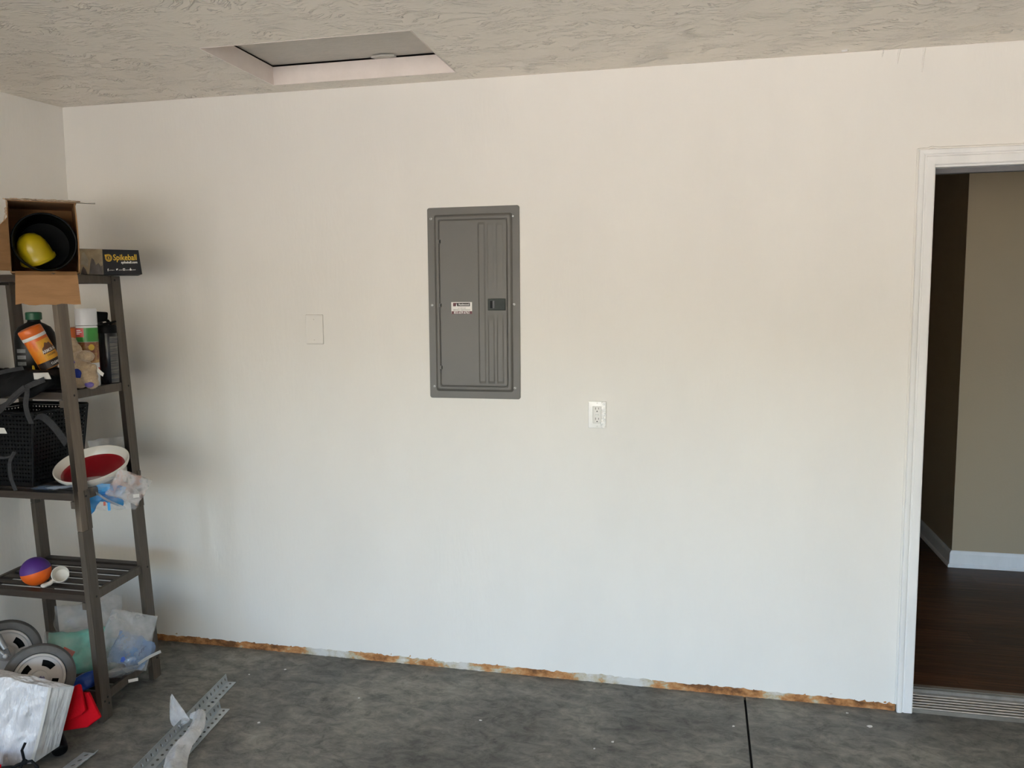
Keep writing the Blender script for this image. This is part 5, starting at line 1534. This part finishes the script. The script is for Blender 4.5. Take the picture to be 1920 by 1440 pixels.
def perforated(P, U, W, length, width, pitch=0.033, hl=0.0092, hw=0.0058, tilt=0.5, row=0.5):
    """flat strip from P along U, width along W, one oblong hole per pitch"""
    P, U, W = V(P), V(U).normalized(), V(W).normalized()
    n = int(length / pitch)
    mbx = MB()
    for k in range(n):
        c = P + U * (pitch * (k + 0.5)) + W * (width * row)
        o_ = [P + U * (pitch * k), P + U * (pitch * (k + 0.5)), P + U * (pitch * (k + 1)), P + U * (pitch * (k + 1)) + W * width * row, P + U * (pitch * (k + 1)) + W * width,
              P + U * (pitch * (k + 0.5)) + W * width, P + U * (pitch * k) + W * width, P + U * (pitch * k) + W * width * row]
        ins = []
        for a in (-135, -90, -45, 0, 45, 90, 135, 180):
            x, y = hl * math.cos(math.radians(a)), hw * math.sin(math.radians(a))
            ins.append(c + U * (x * math.cos(tilt) - y * math.sin(tilt)) + W * (x * math.sin(tilt) + y * math.cos(tilt)))
        mbx.add(o_ + ins, [(i, (i + 1) % 8, 8 + (i + 1) % 8, 8 + i) for i in range(8)])
    return mbx


def angle_bar(corner, U, label, length, wf_=0.038, wu=0.036, lean=0.18, flip=False):
    U = V(U).normalized()
    Wf = V((-U.y, U.x, 0)) * (-1 if flip else 1)
    t = thing('slotted_angle_bar', label, 'metal bar', tuple(V(corner) + U * (length / 2)), 'slotted angle bars on the floor')
    for nm, W, wd, tl in (('flat_flange', Wf, wf_, 0.5), ('upright_flange', (UP - Wf * lean), wu, 0.9)):
        o = perforated(V(corner) + UP * 0.002, U, W, length, wd, tilt=tl).build(nm, M['galv'], t)
        sd = o.modifiers.new('thick', 'SOLIDIFY'); sd.thickness = 0.0018; sd.offset = 0
    return t


UB = V((0.125, -0.992, 0)).normalized()
angle_bar((0.947, -0.335, 0.0), UB, 'slotted galvanised angle bar whose far end reaches closer to the wall', 1.20)
angle_bar((1.052, -0.553, 0.0), UB, 'slotted galvanised angle bar with the shorter reach, further from the shelf', 1.20)
angle_bar((0.792, -0.950, 0.0), V((0.02, -1, 0)), 'slotted galvanised bar end lying next to the white bundle', 0.70, 0.048, 0.022, 0.9, True)

o = thing('plastic_film_tie', 'torn strip of cloudy plastic film tied around the two slotted bars', 'plastic film', (1.04, -0.70, 0.0))


def lobe1(u, v):
    tip, base = V((0.912, -0.664, 0.104)), V((1.030, -0.725, 0.044))
    c = tip * (1 - u) + base * u
    w_ = 0.006 + 0.060 * math.sin(PI * min(1, u * 0.95 + 0.03)) * (1.0 if u < 0.7 else 1.0)
    d = V((-0.25, -0.45, -0.85))
    return c + d.normalized() * (w_ * v * 1.1) + V((0.3, -0.6, 0.3)) * (0.010 * fbm((u * 4, v * 5, 2)))


MB().grid(lobe1, 26, 14).build('loose_end', plastic_film('cloudy_film', (0.62, 0.62, 0.62), clear=0.30, rough=0.25, vscale=14), o, smooth=60)


def lobe2(u, v):
    a = V((1.035, -0.705, 0.052)) * (1 - u) + V((1.140, -1.060, 0.030)) * u
    b_ = V((1.070, -0.680, 0.048)) * (1 - u) + V((1.215, -1.030, 0.008)) * u
    p = a * (1 - v) + b_ * v
    return p + UP * (0.016 * math.sin(PI * v) + 0.010 * fbm((u * 6, v * 4, 5)) + 0.004) + V((0.012 * math.sin(7 * u), 0, 0))


MB().grid(lobe2, 30, 14).build('loose_end', bpy.data.materials['cloudy_film'], o, smooth=60)
mb = MB(); mb.ellipsoid((1.042, -0.704, 0.050), (0.024, 0.018, 0.014), 16, 10)
mb.deform(lambda p: p + V((1, 1, 1)) * (0.004 * fbm(p * 60))); mb.build('knot', bpy.data.materials['cloudy_film'], o, smooth=60)

# ------------------------------------------------------------------ paint chips on the slab
M['chip'] = pmat('white_paint_chip', (0.70, 0.69, 0.67), rough=0.7, var=(0.6, 0.59, 0.56), vscale=90)
rn = random.Random(11)
for x, y, s, where in [(1.13, -0.17, 0.006, 'midway between the shelf and the wall strip'), (1.00, -0.25, 0.005, 'near the far end of the slotted bar'), (1.26, -0.62, 0.007, 'right beside the shorter slotted bar'), (1.56, -0.35, 0.005, 'below the blank cover plate'),
                       (2.10, -0.42, 0.005, 'straight below the breaker panel'), (2.62, -0.47, 0.007, 'below the wall outlet, the larger of two'), (2.56, -0.53, 0.005, 'below the wall outlet, the smaller of two'),
                       (3.06, -0.26, 0.006, 'just beside the sawn floor joint'), (3.57, -0.15, 0.011, 'close to the door casing, the biggest one'), (3.50, -0.06, 0.005, 'against the wall strip by the door casing')]:
    pts = [(s * (0.6 + 0.7 * rn.random()) * math.cos(2 * PI * k / 6), s * (0.5 + 0.6 * rn.random()) * math.sin(2 * PI * k / 6)) for k in range(6)]
    mb = MB(); mb.prism(pts, 0, 0.0015, Matrix.Translation((x, y, 0.0002)))
    tag(mb.build('paint_chip', M['chip']), 'white paint chip on the floor ' + where, 'paint chip', 'paint chips on the floor')
